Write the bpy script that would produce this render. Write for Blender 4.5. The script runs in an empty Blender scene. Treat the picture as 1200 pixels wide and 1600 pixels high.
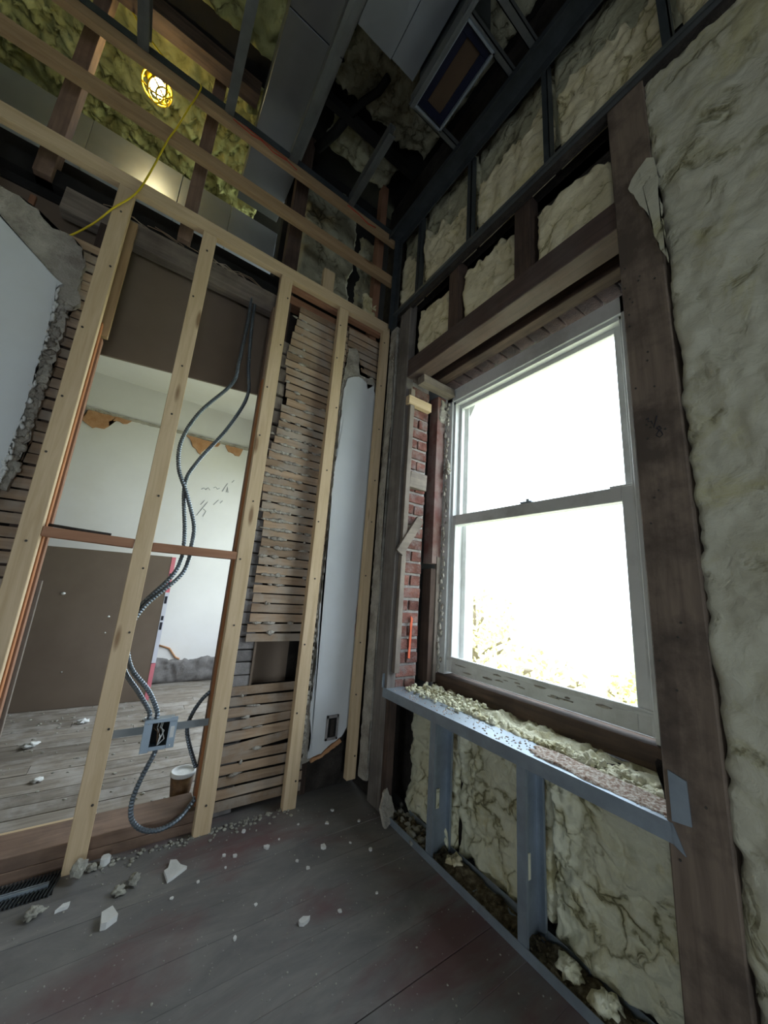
import bpy, bmesh, math, random
from mathutils import Vector, Matrix, noise
random.seed(7)
C = bpy.context.scene.collection
S = 1.1                       # one model unit is the camera height, 1.1 m; z is counted from the camera's height
def W(x, y, z): return Vector((x * S, y * S, (z + 1) * S))

# ------------------------------------------------------------------ camera, world, exposure
def make_camera():
    yaw, pitch, roll = (math.radians(a) for a in (34.058, 12.259, 4.161))
    d = Vector((math.cos(pitch) * math.sin(yaw), math.cos(pitch) * math.cos(yaw), math.sin(pitch)))
    r = Vector((math.cos(yaw), -math.sin(yaw), 0)); u = r.cross(d)
    r2 = r * math.cos(roll) + u * math.sin(roll); u2 = -r * math.sin(roll) + u * math.cos(roll)
    cam = bpy.data.cameras.new('camera'); o = bpy.data.objects.new('camera', cam); C.objects.link(o)
    m = Matrix((r2, u2, -d)).transposed().to_4x4(); m.translation = W(0, 0, 0); o.matrix_world = m
    cam.sensor_fit = 'HORIZONTAL'; cam.sensor_width = 36; cam.lens = 36 * 552.4 / 1200; cam.clip_start = .02; cam.clip_end = 300
    bpy.context.scene.camera = o
make_camera()
sc = bpy.context.scene
sc.view_settings.view_transform = 'Standard'; sc.view_settings.look = 'None'; sc.view_settings.gamma = 1
sc.view_settings.use_curve_mapping = False
sc.view_settings.exposure = -0.10
w = bpy.data.worlds.new('overcast_sky'); sc.world = w; w.use_nodes = True
bg = w.node_tree.nodes['Background']; bg.inputs[0].default_value = (.78, .90, 1.0, 1); bg.inputs[1].default_value = 8.0

def portal(name, x, y, z, sx, sz, rot):
    l = bpy.data.lights.new(name, 'AREA'); l.shape = 'RECTANGLE'; l.size = sx * S; l.size_y = sz * S
    l.cycles.is_portal = True
    o = bpy.data.objects.new(name, l); C.objects.link(o); o.location = W(x, y, z); o.rotation_euler = rot
H = math.pi / 2
portal('opening_portal', 1.62, .95, .40, 1.75, 1.1, (0, H, 0))
portal('opening_portal', 1.42, 3.0, .20, 1.8, 1.5, (0, H, 0))
portal('opening_portal', -2.58, -.75, -.4, .75, .95, (0, -H, 0))  # unseen side opening, added for fill light
portal('opening_portal', -.3, -2.75, -.45, 1.0, 1.1, (H, 0, 0))  # unseen opening behind the camera, there for fill light

# ------------------------------------------------------------------ materials
MATS = {}
def nodes(name):
    m = bpy.data.materials.new(name); m.use_nodes = True; nt = m.node_tree
    return m, nt, nt.nodes['Principled BSDF']
def ramp(nt, fac, stops):
    r = nt.nodes.new('ShaderNodeValToRGB'); nt.links.new(fac, r.inputs[0]); e = r.color_ramp.elements
    e[0].position, e[0].color = stops[0][0], (*stops[0][1], 1); e[1].position, e[1].color = stops[-1][0], (*stops[-1][1], 1)
    for p, c in stops[1:-1]:
        n = e.new(p); n.color = (*c, 1)
    return r.outputs[0]
def coords(nt, scale=(1, 1, 1), rnd=10.0, geo=False):
    if geo:
        v = nt.nodes.new('ShaderNodeNewGeometry').outputs['Position']
    else:
        v = nt.nodes.new('ShaderNodeTexCoord').outputs['Object']
        if rnd:
            oi = nt.nodes.new('ShaderNodeObjectInfo'); mu = nt.nodes.new('ShaderNodeMath'); mu.operation = 'MULTIPLY'
            nt.links.new(oi.outputs['Random'], mu.inputs[0]); mu.inputs[1].default_value = rnd
            ad = nt.nodes.new('ShaderNodeVectorMath'); ad.operation = 'ADD'
            nt.links.new(v, ad.inputs[0]); nt.links.new(mu.outputs[0], ad.inputs[1]); v = ad.outputs[0]
    mp = nt.nodes.new('ShaderNodeMapping'); nt.links.new(v, mp.inputs[0]); mp.inputs['Scale'].default_value = scale
    return mp.outputs[0]
def noi(nt, vec, sc_, det=4, rough=.55, dist=0):
    n = nt.nodes.new('ShaderNodeTexNoise'); nt.links.new(vec, n.inputs['Vector']); n.inputs['Scale'].default_value = sc_
    n.inputs['Detail'].default_value = det; n.inputs['Roughness'].default_value = rough; n.inputs['Distortion'].default_value = dist
    return n.outputs[0]
def mixc(nt, fac, a, b, mode='MIX'):
    m = nt.nodes.new('ShaderNodeMix'); m.data_type = 'RGBA'; m.blend_type = mode
    for s, i in ((fac, 0), (a, 6), (b, 7)):
        if isinstance(s, (int, float)): m.inputs[i].default_value = s
        elif isinstance(s, tuple): m.inputs[i].default_value = (*s, 1)
        else: nt.links.new(s, m.inputs[i])
    return m.outputs[2]
def bump(nt, b, h, strength=.4, dist=.004):
    n = nt.nodes.new('ShaderNodeBump'); n.inputs['Strength'].default_value = strength; n.inputs['Distance'].default_value = dist
    nt.links.new(h, n.inputs['Height']); nt.links.new(n.outputs[0], b.inputs['Normal'])
def rand_val(nt, col, amt=.25):
    oi = nt.nodes.new('ShaderNodeObjectInfo'); mr = nt.nodes.new('ShaderNodeMapRange')
    nt.links.new(oi.outputs['Random'], mr.inputs[0]); mr.inputs[3].default_value = 1 - amt; mr.inputs[4].default_value = 1 + amt * .6
    hs = nt.nodes.new('ShaderNodeHueSaturation'); nt.links.new(mr.outputs[0], hs.inputs['Value']); nt.links.new(col, hs.inputs['Color'])
    return hs.outputs[0]

def wood(name, c1, c2, axis='z', stain=None, stain_amt=.5, rough=.75, val=.2, knots=False):
    key = name + axis
    if key in MATS: return MATS[key]
    m, nt, b = nodes(key)
    st = {'x': (1, 14, 14), 'y': (14, 1, 14), 'z': (14, 14, 1)}[axis]
    v = coords(nt, st)
    n1 = noi(nt, v, 3.0, 6, .6, .6)
    col = ramp(nt, n1, [(.3, c1), (.7, c2)])
    col = rand_val(nt, col, val)
    if stain:
        v2 = coords(nt, (1, 1, 1), 7)
        n2 = noi(nt, v2, 5, 6, .65)
        f = ramp(nt, n2, [(.45, (0, 0, 0)), (.62, (stain_amt,) * 3)])
        col = mixc(nt, f, col, stain)
    if knots:
        v3 = coords(nt, {'x': (2, 9, 9), 'y': (9, 2, 9), 'z': (9, 9, 2)}[axis], 13)
        vo = nt.nodes.new('ShaderNodeTexVoronoi'); nt.links.new(v3, vo.inputs[0]); vo.inputs['Scale'].default_value = 1
        f = ramp(nt, vo.outputs['Distance'], [(.06, (.85,) * 3), (.13, (0, 0, 0))])
        col = mixc(nt, f, col, (c1[0] * .45, c1[1] * .35, c1[2] * .3))
    nt.links.new(col, b.inputs['Base Color']); b.inputs['Roughness'].default_value = rough; b.inputs['Specular IOR Level'].default_value = .25
    bump(nt, b, n1, .35, .003)
    MATS[key] = m; return m
def plain(name, stops, scale=6, det=5, rough=.85, metal=0, bumpd=.003, bs=.3, geo=False, val=0, spec=.3, dirt=None, dirt_amt=.5, dist=0):
    if name in MATS: return MATS[name]
    m, nt, b = nodes(name)
    v = coords(nt, (1, 1, 1), 10, geo)
    n1 = noi(nt, v, scale, det, .6, dist)
    col = ramp(nt, n1, stops)
    if val: col = rand_val(nt, col, val)
    if dirt:
        n2 = noi(nt, coords(nt, (1, 1, 1), 3, geo), scale * .6, 7, .68)
        col = mixc(nt, ramp(nt, n2, [(.48, (0, 0, 0)), (.66, (dirt_amt,) * 3)]), col, dirt)
    nt.links.new(col, b.inputs['Base Color']); b.inputs['Roughness'].default_value = rough
    b.inputs['Metallic'].default_value = metal; b.inputs['Specular IOR Level'].default_value = spec
    n3 = noi(nt, v, scale * 7, 4, .6)
    bump(nt, b, n3, bs, bumpd)
    MATS[name] = m; return m

def pine(a): return wood('new_pine', (.50, .365, .215), (.64, .49, .32), a, val=.08, knots=True)
def orange_pine(a): return wood('old_orange_pine', (.30, .11, .04), (.46, .20, .08), a, val=.2)
def redpine(a): return wood('red_brown_pine', (.27, .13, .075), (.38, .20, .12), a, val=.15)
def railpine(a): return wood('rail_pine', (.30, .19, .10), (.42, .285, .16), a, val=.1, knots=True)
def darkwood(a): return wood('dark_old_wood', (.055, .036, .028), (.125, .082, .062), a, stain=(.03, .022, .02), val=.2)
def column_wood(a): return wood('stained_column_wood', (.15, .112, .086), (.24, .182, .14), a, stain=(.075, .056, .045), stain_amt=.85, val=.05)
def headerwood(a): return wood('header_wood', (.06, .04, .035), (.105, .07, .058), a, stain=(.13, .11, .10), stain_amt=.35, val=.05)
def sillwood(a): return wood('brown_sill_wood', (.17, .11, .08), (.27, .18, .13), a, stain=(.10, .07, .055), val=.1)
def graywood(a): return wood('gray_old_wood', (.17, .14, .115), (.30, .25, .205), a, stain=(.10, .08, .07), val=.15)
def lathwood(a): return wood('old_lath_wood', (.27, .18, .115), (.46, .33, .22), a, stain=(.40, .36, .31), stain_amt=.6, val=.3)
def far_floor(a): return wood('dusty_floor_boards', (.15, .125, .10), (.31, .27, .225), a, stain=(.42, .39, .36), stain_amt=.6, val=.25)
BLACK = plain('shade_black', [(.3, (.008, .008, .008)), (.7, (.02, .018, .016))])  # near-black that puts the deep shade of gaps and hidden backs into colour
DARK = plain('dark_dirt', [(.3, (.022, .018, .015)), (.7, (.06, .05, .042))], scale=12, bumpd=.01, bs=.8)
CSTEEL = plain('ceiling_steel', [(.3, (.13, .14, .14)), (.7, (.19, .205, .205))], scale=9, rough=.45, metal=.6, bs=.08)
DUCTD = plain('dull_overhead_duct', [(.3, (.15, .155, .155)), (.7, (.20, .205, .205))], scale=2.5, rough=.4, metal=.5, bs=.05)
DUCTB = plain('branch_duct_metal', [(.3, (.24, .26, .28)), (.7, (.30, .33, .35))], scale=2.5, rough=.4, metal=.5, bs=.05)
STEEL = plain('galvanized_steel', [(.3, (.27, .32, .37)), (.7, (.38, .44, .50))], scale=9, rough=.5, metal=.6, bs=.08, dirt=(.24, .25, .26), dirt_amt=.4)
DUCT = plain('duct_sheet_metal', [(.3, (.42, .46, .50)), (.7, (.56, .60, .64))], scale=2.5, rough=.38, metal=.8, bs=.05)
DARKSTEEL = plain('dull_dark_steel', [(.3, (.06, .07, .075)), (.7, (.10, .115, .125))], scale=8, rough=.5, metal=.6, bs=.1)
WHITE_PL = plain('white_wall_plaster', [(.3, (.58, .60, .62)), (.7, (.66, .68, .70))], scale=2, rough=.7, bs=.1, dirt=(.55, .54, .50), dirt_amt=.35)
FARWHITE = plain('far_room_plaster', [(.3, (.70, .68, .66)), (.7, (.79, .77, .75))], scale=1.2, rough=.8, bs=.1, dirt=(.68, .63, .54), dirt_amt=.4)
GRAY_PL = plain('old_gray_plaster', [(.3, (.36, .33, .28)), (.7, (.56, .52, .45))], scale=14, rough=.95, bumpd=.012, bs=1.0, dirt=(.20, .16, .13), dirt_amt=.6)
ORANGE_PL = plain('orange_brown_plaster', [(.3, (.42, .20, .09)), (.7, (.55, .32, .18))], scale=14, rough=.95, bumpd=.006, bs=.6)
GYP = plain('brown_gypsum_paper', [(.3, (.155, .115, .085)), (.7, (.185, .14, .105))], scale=3, rough=.8, bs=.05)
BRICK = plain('old_red_brick', [(.3, (.13, .05, .04)), (.55, (.22, .095, .075)), (.75, (.30, .22, .19))], scale=18, rough=.95, val=.4, bumpd=.008, bs=.9, dirt=(.22, .19, .18), dirt_amt=.85)
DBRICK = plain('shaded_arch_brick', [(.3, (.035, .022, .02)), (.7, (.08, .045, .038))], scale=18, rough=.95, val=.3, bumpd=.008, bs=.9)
GRAYBRICK = plain('gray_dusty_brick', [(.3, (.17, .16, .155)), (.7, (.30, .28, .27))], scale=18, rough=.95, val=.25, bumpd=.005, bs=.6)
MORTAR = plain('mortar', [(.3, (.28, .25, .235)), (.7, (.42, .39, .37))], scale=30, rough=1, bumpd=.008, bs=.8)
VINYL = plain('window_white_paint', [(.3, (.64, .65, .64)), (.7, (.70, .71, .70))], scale=5, rough=.5, bs=.1, dirt=(.34, .33, .30), dirt_amt=.5)
CABLE = plain('armored_cable_steel', [(.3, (.11, .13, .15)), (.7, (.19, .22, .25))], scale=9, rough=.4, metal=.7, bs=.05)
BLUE = plain('navy_blue_tape', [(.3, (.004, .006, .022)), (.7, (.007, .010, .032))], rough=.5)
CARD = plain('cardboard', [(.3, (.075, .047, .028)), (.7, (.095, .062, .036))], rough=.9)
YEL = plain('yellow_plastic', [(.3, (.80, .55, .02)), (.7, (.85, .62, .03))], rough=.4, bs=0)
YELCORD = plain('yellow_cord_rubber', [(.3, (.62, .48, .02)), (.7, (.70, .55, .03))], rough=.5, bs=0)
RED = plain('red_marking', [(.3, (.50, .035, .02)), (.7, (.58, .05, .03))], rough=.7, bs=0)
REDFADE = plain('faded_red_spray', [(.3, (.62, .26, .20)), (.7, (.60, .50, .48))], scale=14, rough=.9, bs=0)
REDSPRAY = plain('orange_spray_paint', [(.3, (.72, .12, .05)), (.7, (.55, .14, .08))], scale=20, rough=.9, bs=0)
PINK = plain('pink_edge_tape', [(.3, (.66, .16, .20)), (.7, (.72, .24, .28))], rough=.6, bs=0)
PALETAPE = plain('pale_edge_tape', [(.3, (.62, .62, .70)), (.7, (.70, .70, .76))], rough=.6, bs=0)
INK = plain('black_ink', [(.3, (.02, .02, .03)), (.7, (.03, .03, .04))], rough=.8, bs=0)
PENCIL = plain('pencil_line', [(.3, (.36, .37, .37)), (.7, (.42, .43, .43))], rough=.8, bs=0)
CHIP = plain('plaster_chip', [(.3, (.62, .62, .60)), (.7, (.74, .74, .72))], scale=20, rough=.9, bs=.4)
CHIPG = plain('gray_plaster_lump', [(.3, (.26, .25, .22)), (.7, (.46, .45, .38))], scale=20, rough=.95, bs=.8, bumpd=.006)
NAIL = plain('nail_head_steel', [(.3, (.05, .045, .04)), (.7, (.08, .07, .06))], rough=.6, metal=.3)
SAWDUST = plain('red_brown_rubble', [(.38, (.26, .16, .12)), (.5, (.50, .41, .34)), (.62, (.72, .68, .62))], scale=110, rough=1, val=.2, bs=.5)
TREEBARK = plain('tree_bark', [(.3, (.10, .08, .05)), (.7, (.2, .16, .11))])
LEAF = plain('spring_leaf', [(.3, (.68, .68, .26)), (.7, (.84, .80, .38))], scale=1.5, val=.1, rough=.8)
GROUND = plain('dry_lawn', [(.3, (.55, .54, .30)), (.7, (.68, .66, .45))], scale=1.2)

def foam_mat(name, c1, c2, deep, crack=.5, blob=8.0):
    m, nt, b = nodes(name)
    v = coords(nt, (1, 1, 1), 10)
    n1 = noi(nt, v, 5, 5, .6, .8); n2 = noi(nt, v, 3.0, 6, .68, 1.2)
    col = ramp(nt, n1, [(.3, c1), (.7, c2)])
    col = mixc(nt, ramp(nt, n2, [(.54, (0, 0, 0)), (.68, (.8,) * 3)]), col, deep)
    # wandering coordinates so that the creases between the blobs are irregular
    nn = nt.nodes.new('ShaderNodeTexNoise'); nt.links.new(v, nn.inputs['Vector']); nn.inputs['Scale'].default_value = 7; nn.inputs['Detail'].default_value = 5
    sc_ = nt.nodes.new('ShaderNodeVectorMath'); sc_.operation = 'SCALE'; nt.links.new(nn.outputs['Color'], sc_.inputs[0]); sc_.inputs['Scale'].default_value = .22
    ad = nt.nodes.new('ShaderNodeVectorMath'); ad.operation = 'ADD'; nt.links.new(v, ad.inputs[0]); nt.links.new(sc_.outputs[0], ad.inputs[1])
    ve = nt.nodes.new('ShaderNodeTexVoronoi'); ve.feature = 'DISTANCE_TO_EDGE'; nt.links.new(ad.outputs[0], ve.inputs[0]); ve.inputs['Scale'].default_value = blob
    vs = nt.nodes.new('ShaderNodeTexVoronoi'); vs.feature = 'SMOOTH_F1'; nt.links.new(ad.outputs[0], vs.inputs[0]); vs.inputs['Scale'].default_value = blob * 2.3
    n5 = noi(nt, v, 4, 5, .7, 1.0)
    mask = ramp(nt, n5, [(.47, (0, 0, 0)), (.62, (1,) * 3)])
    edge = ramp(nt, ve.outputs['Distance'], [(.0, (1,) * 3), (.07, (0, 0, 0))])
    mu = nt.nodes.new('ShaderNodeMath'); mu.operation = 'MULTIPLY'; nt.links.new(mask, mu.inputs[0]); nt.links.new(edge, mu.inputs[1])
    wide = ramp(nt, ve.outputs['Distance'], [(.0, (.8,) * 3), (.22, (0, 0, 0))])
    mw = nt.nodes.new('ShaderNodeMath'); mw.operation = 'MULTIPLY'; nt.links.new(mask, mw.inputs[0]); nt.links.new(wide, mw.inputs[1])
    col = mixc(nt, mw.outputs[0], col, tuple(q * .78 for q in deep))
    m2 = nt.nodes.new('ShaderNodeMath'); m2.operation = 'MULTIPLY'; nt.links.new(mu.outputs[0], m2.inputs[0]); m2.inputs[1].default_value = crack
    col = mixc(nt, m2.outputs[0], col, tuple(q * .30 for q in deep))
    nt.links.new(col, b.inputs['Base Color']); b.inputs['Roughness'].default_value = .7; b.inputs['Specular IOR Level'].default_value = .3
    n3 = noi(nt, v, 22, 5, .6, .4)
    h1 = nt.nodes.new('ShaderNodeMath'); h1.operation = 'MULTIPLY_ADD'; nt.links.new(vs.outputs['Distance'], h1.inputs[0]); h1.inputs[1].default_value = -.8; nt.links.new(n3, h1.inputs[2])
    h2 = nt.nodes.new('ShaderNodeMath'); h2.operation = 'MULTIPLY_ADD'; nt.links.new(mu.outputs[0], h2.inputs[0]); h2.inputs[1].default_value = -1.0; nt.links.new(h1.outputs[0], h2.inputs[2])
    bump(nt, b, h2.outputs[0], .6, .012); return m
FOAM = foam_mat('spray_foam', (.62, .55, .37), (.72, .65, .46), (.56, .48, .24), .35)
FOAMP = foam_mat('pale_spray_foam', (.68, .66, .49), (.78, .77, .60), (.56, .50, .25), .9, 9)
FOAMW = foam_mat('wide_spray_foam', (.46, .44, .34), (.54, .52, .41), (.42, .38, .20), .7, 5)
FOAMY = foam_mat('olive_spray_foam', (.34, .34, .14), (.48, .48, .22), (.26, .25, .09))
FOAMD = foam_mat('shaded_dark_foam', (.34, .33, .23), (.48, .46, .33), (.22, .20, .12))  # dark foam; on the window wall its colour carries the shade

def painted_floor():
    m, nt, b = nodes('worn_painted_floor')
    v = coords(nt, (.55, 1.5, 1), 0, True)
    n1 = noi(nt, v, 2.2, 6, .62, .6)
    n2 = noi(nt, v, 5.5, 7, .7, .8)
    base = ramp(nt, n2, [(.3, (.13, .128, .13)), (.7, (.25, .238, .225))])
    f = ramp(nt, n1, [(.49, (0, 0, 0)), (.64, (.8,) * 3)])
    col = mixc(nt, f, base, (.155, .075, .078))
    n3 = noi(nt, coords(nt, (1, 1, 1), 0, True), 1.3, 5, .6)
    col = mixc(nt, ramp(nt, n3, [(.5, (0, 0, 0)), (.7, (.55,) * 3)]), col, (.27, .26, .25))
    col = rand_val(nt, col, .1)
    vo = nt.nodes.new('ShaderNodeTexVoronoi'); nt.links.new(coords(nt, (1, 1, 1), 0, True), vo.inputs[0]); vo.inputs['Scale'].default_value = 38
    col = mixc(nt, ramp(nt, vo.outputs['Distance'], [(.05, (.6,) * 3), (.11, (0, 0, 0))]), col, (.36, .35, .34))
    nt.links.new(col, b.inputs['Base Color']); b.inputs['Specular IOR Level'].default_value = .35
    r = ramp(nt, n2, [(.3, (.5,) * 3), (.7, (.75,) * 3)]); nt.links.new(r, b.inputs['Roughness'])
    bump(nt, b, n2, .3, .004); return m
PFLOOR = painted_floor()
def glass_mat():
    m, nt, b = nodes('window_glass'); o = nt.nodes['Material Output']
    tr = nt.nodes.new('ShaderNodeBsdfTransparent'); gl = nt.nodes.new('ShaderNodeBsdfGlossy'); gl.inputs['Roughness'].default_value = .02
    lw = nt.nodes.new('ShaderNodeLayerWeight'); fr = nt.nodes.new('ShaderNodeMapRange'); nt.links.new(lw.outputs['Facing'], fr.inputs[0]); fr.inputs[1].default_value = .4; fr.inputs[3].default_value = .03; fr.inputs[4].default_value = .30
    mx = nt.nodes.new('ShaderNodeMixShader'); nt.links.new(fr.outputs[0], mx.inputs[0]); nt.links.new(tr.outputs[0], mx.inputs[1]); nt.links.new(gl.outputs[0], mx.inputs[2])
    nt.links.new(mx.outputs[0], o.inputs[0]); return m
GLASS = glass_mat()
def lamp_mat():
    m, nt, b = nodes('lamp_bulb_glow'); b.inputs['Emission Color'].default_value = (1, .86, .50, 1); b.inputs['Emission Strength'].default_value = 70
    return m
BULB = lamp_mat()

# ------------------------------------------------------------------ builders
ROOTS = {}
def off(o):
    while o is not None:
        if o.name in ROOTS: return ROOTS[o.name]
        o = o.parent
    return Vector((0, 0, 0))
def tag(o, label=None, cat=None, group=None, kind=None):
    for k, v in (('label', label), ('category', cat), ('group', group), ('kind', kind)):
        if v: o[k] = v
    return o
def root(name, x, y, z, label=None, cat=None, group=None, kind=None):
    o = bpy.data.objects.new(name, None); C.objects.link(o); o.empty_display_size = .05
    o.location = W(x, y, z); ROOTS[o.name] = W(x, y, z); return tag(o, label, cat, group, kind)
def link(name, bm, mat, parent=None, smooth=False, label=None):
    if parent is not None: bmesh.ops.translate(bm, verts=bm.verts, vec=-off(parent))
    bmesh.ops.recalc_face_normals(bm, faces=bm.faces)
    me = bpy.data.meshes.new(name); bm.to_mesh(me); bm.free(); me.materials.append(mat)
    if smooth:
        for p in me.polygons: p.use_smooth = True
    o = bpy.data.objects.new(name, me); C.objects.link(o); o.parent = parent
    if label: o['label'] = label
    return o
def single(name, bm, mat, label, cat, group=None, smooth=False, kind=None):
    "a thing that is one mesh: origin set at the middle of its base"
    xs = [v.co for v in bm.verts]
    c = Vector(((min(v.x for v in xs) + max(v.x for v in xs)) / 2, (min(v.y for v in xs) + max(v.y for v in xs)) / 2, min(v.z for v in xs)))
    bmesh.ops.translate(bm, verts=bm.verts, vec=-c)
    o = link(name, bm, mat, None, smooth); o.location = c; ROOTS[o.name] = c
    return tag(o, label, cat, group, kind)
def addbox(bm, x0, x1, y0, y1, z0, z1, bev=.0015, rot=None, piv=None, jit=0):
    a = W(x0, y0, z0); b = W(x1, y1, z1)
    r = bmesh.ops.create_cube(bm, size=1)
    vs = r['verts']; c = (a + b) / 2; d = b - a
    for v in vs:
        v.co = Vector((c.x + v.co.x * d.x, c.y + v.co.y * d.y, c.z + v.co.z * d.z))
        if jit: v.co += Vector([random.uniform(-jit, jit) * S for _ in range(3)])
    if bev:
        es = list({e for v in vs for e in v.link_edges})
        g = bmesh.ops.bevel(bm, geom=es, offset=bev * S, segments=1, affect='EDGES', profile=.5)
        vs = list({v for f in g['faces'] for v in f.verts} | {v for v in vs if v.is_valid})
    if rot is not None:
        p = W(*piv) if piv else c
        bmesh.ops.rotate(bm, verts=vs, cent=p, matrix=rot)
    return bm
def box(name, x0, x1, y0, y1, z0, z1, mat, parent=None, bev=.0015, rot=None, piv=None, jit=0, label=None):
    bm = bmesh.new(); addbox(bm, x0, x1, y0, y1, z0, z1, bev, rot, piv, jit)
    return link(name, bm, mat, parent, label=label)
def addprism(bm, pts, ax, c0, c1):
    "outline pts in the plane across axis ax, from c0 to c1"
    def P(p, c): return {'x': W(c, p[0], p[1]), 'y': W(p[0], c, p[1]), 'z': W(p[0], p[1], c)}[ax]
    n = len(pts); A = [bm.verts.new(P(p, c0)) for p in pts]; B = [bm.verts.new(P(p, c1)) for p in pts]
    fs = [bm.faces.new(A), bm.faces.new(B[::-1])]
    for i in range(n): bm.faces.new((A[i], B[i], B[(i + 1) % n], A[(i + 1) % n]))
    bmesh.ops.triangulate(bm, faces=fs); return bm
def ragged(pts, amp=.006, step=.02, seed=1, straight=()):
    rnd = random.Random(seed); out = []
    n = len(pts)
    for i in range(n):
        p, q = pts[i], pts[(i + 1) % n]
        L = math.hypot(q[0] - p[0], q[1] - p[1]); k = 1 if i in straight else max(1, int(L / step))
        for j in range(k):
            t = j / k; a = 0 if (i in straight) else amp
            out.append((p[0] + (q[0] - p[0]) * t + rnd.uniform(-a, a), p[1] + (q[1] - p[1]) * t + rnd.uniform(-a, a)))
    return out
def prism(name, pts, ax, c0, c1, mat, parent=None, label=None):
    bm = bmesh.new(); addprism(bm, pts, ax, c0, c1); return link(name, bm, mat, parent, label=label)
def smooth_path(pts, k=8):
    P = [Vector(p) for p in pts]; P = [P[0]] + P + [P[-1]]; out = []
    for i in range(1, len(P) - 2):
        for j in range(k):
            t = j / k; a, b, c, d = P[i - 1], P[i], P[i + 1], P[i + 2]
            out.append(.5 * ((2 * b) + (c - a) * t + (2 * a - 5 * b + 4 * c - d) * t * t + (3 * b - a - 3 * c + d) * t ** 3))
    out.append(P[-2]); return out
def resample(path, step):
    out = [path[0]]; acc = 0; prev = path[0]
    for p in path[1:]:
        seg = (p - prev).length
        while acc + seg >= step and seg > 1e-9:
            t = (step - acc) / seg; prev = prev + (p - prev) * t; out.append(prev.copy()); seg = (p - prev).length; acc = 0
        acc += seg; prev = p
    return out
def addtube(bm, path, r, n=8, coil=None, cap=True):
    "path in model units, r in model units; coil = second radius for alternate rings"
    pw = [W(*p) for p in path]; rings = []; up = Vector((0, 0, 1))
    t0 = (pw[1] - pw[0]).normalized(); nrm = t0.cross(up if abs(t0.z) < .9 else Vector((1, 0, 0))).normalized()
    for i, p in enumerate(pw):
        t = (pw[min(i + 1, len(pw) - 1)] - pw[max(i - 1, 0)]).normalized()
        nrm = (nrm - t * nrm.dot(t)).normalized(); bi = t.cross(nrm)
        rr = (r if coil is None or i % 2 == 0 else coil) * S
        rings.append([bm.verts.new(p + (nrm * math.cos(a) + bi * math.sin(a)) * rr) for a in (2 * math.pi * k / n for k in range(n))])
    for a, b in zip(rings, rings[1:]):
        for k in range(n): bm.faces.new((a[k], a[(k + 1) % n], b[(k + 1) % n], b[k]))
    if cap: bm.faces.new(rings[0][::-1]); bm.faces.new(rings[-1])
    return bm
def tube(name, path, r, mat, parent=None, n=8, coil=None, label=None):
    bm = bmesh.new(); addtube(bm, path, r, n, coil); return link(name, bm, mat, parent, True, label)
def lump(bm, x, y, z, rx, ry, rz, seed=0, sub=2, rough=.35):
    r = bmesh.ops.create_icosphere(bm, subdivisions=sub, radius=1); s = Vector((seed * 3.1, seed * 1.7, seed))
    for v in r['verts']:
        k = 1 + rough * noise.noise(v.co * 1.6 + s) + rough * .7 * noise.noise(v.co * 4 + s)
        v.co = W(x, y, z) + Vector((v.co.x * rx * k, v.co.y * ry * k, v.co.z * rz * k)) * S
def billow(p, s):
    q = p * s; q = q + Vector((noise.noise(q * .7 + Vector((5, 1, 2))), noise.noise(q * .7 + Vector((1, 9, 4))), noise.noise(q * .7))) * .9
    return abs(noise.noise(q))
def foam_sheet(bm, ax, c, sgn, u0, u1, v0, v1, res=.014, amp=.03, seed=0, back=.05, edge=.012, fine=1.0, tilt=0.0, rag=None, taper=.03, stretch=1.0):
    """bumpy skin over a rectangle across axis ax at c; sgn points out of the wall. rag: ragged border width (u0,u1,v0,v1 sides)"""
    rag = rag if rag is not None else (edge,) * 4
    nu = max(4, int((u1 - u0) / res)); nv = max(4, int((v1 - v0) / res)); G = []
    so = Vector((seed * 7.3, seed * 3.9, seed * 5.1))
    for i in range(nu + 1):
        row = []
        for j in range(nv + 1):
            u = u0 + (u1 - u0) * i / nu; v = v0 + (v1 - v0) * j / nv
            # ragged outline: borders wander with the noise
            nb = lambda a, b: noise.noise(Vector((a * 9, b * 9, seed * 2.3))) + .6 * noise.noise(Vector((a * 30, b * 30, seed)))
            fu = i / nu; fv = j / nv
            u2 = u + (1 - fu) ** 6 * rag[0] * (nb(v, 1.3) + .3) + fu ** 6 * rag[1] * (nb(v, 7.7) - .3)
            v2 = v + (1 - fv) ** 6 * rag[2] * (nb(u, 3.1) + .3) + fv ** 6 * rag[3] * (nb(u, 9.9) - .3)
            p = Vector((u, v * stretch, 0)) + so
            h = .50 * noise.noise(p * 2.3) + .75 * billow(p, 4.5) + fine * .65 * billow(p, 10) + fine * .45 * billow(p, 22) + fine * .22 * billow(p, 45) - .5
            e = min((u - u0), (u1 - u), (v - v0), (v1 - v)) / taper
            k = 1 if e >= 1 else math.sqrt(max(0, 1 - (1 - e) ** 2))
            d = amp * h * k - back * (1 - k) + tilt * (v - v0)
            cc = c + sgn * d
            co = {'x': W(cc, u2, v2), 'y': W(u2, cc, v2), 'z': W(u2, v2, cc)}[ax]
            row.append(bm.verts.new(co))
        G.append(row)
    for i in range(nu):
        for j in range(nv): bm.faces.new((G[i][j], G[i + 1][j], G[i + 1][j + 1], G[i][j + 1]))
def foam(name, ax, c, sgn, u0, u1, v0, v1, mat, parent, label=None, **k):
    bm = bmesh.new(); foam_sheet(bm, ax, c, sgn, u0, u1, v0, v1, **k); o = link(name, bm, mat, parent, True, label); return o
def plasterish(bm, seed): pass

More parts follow.
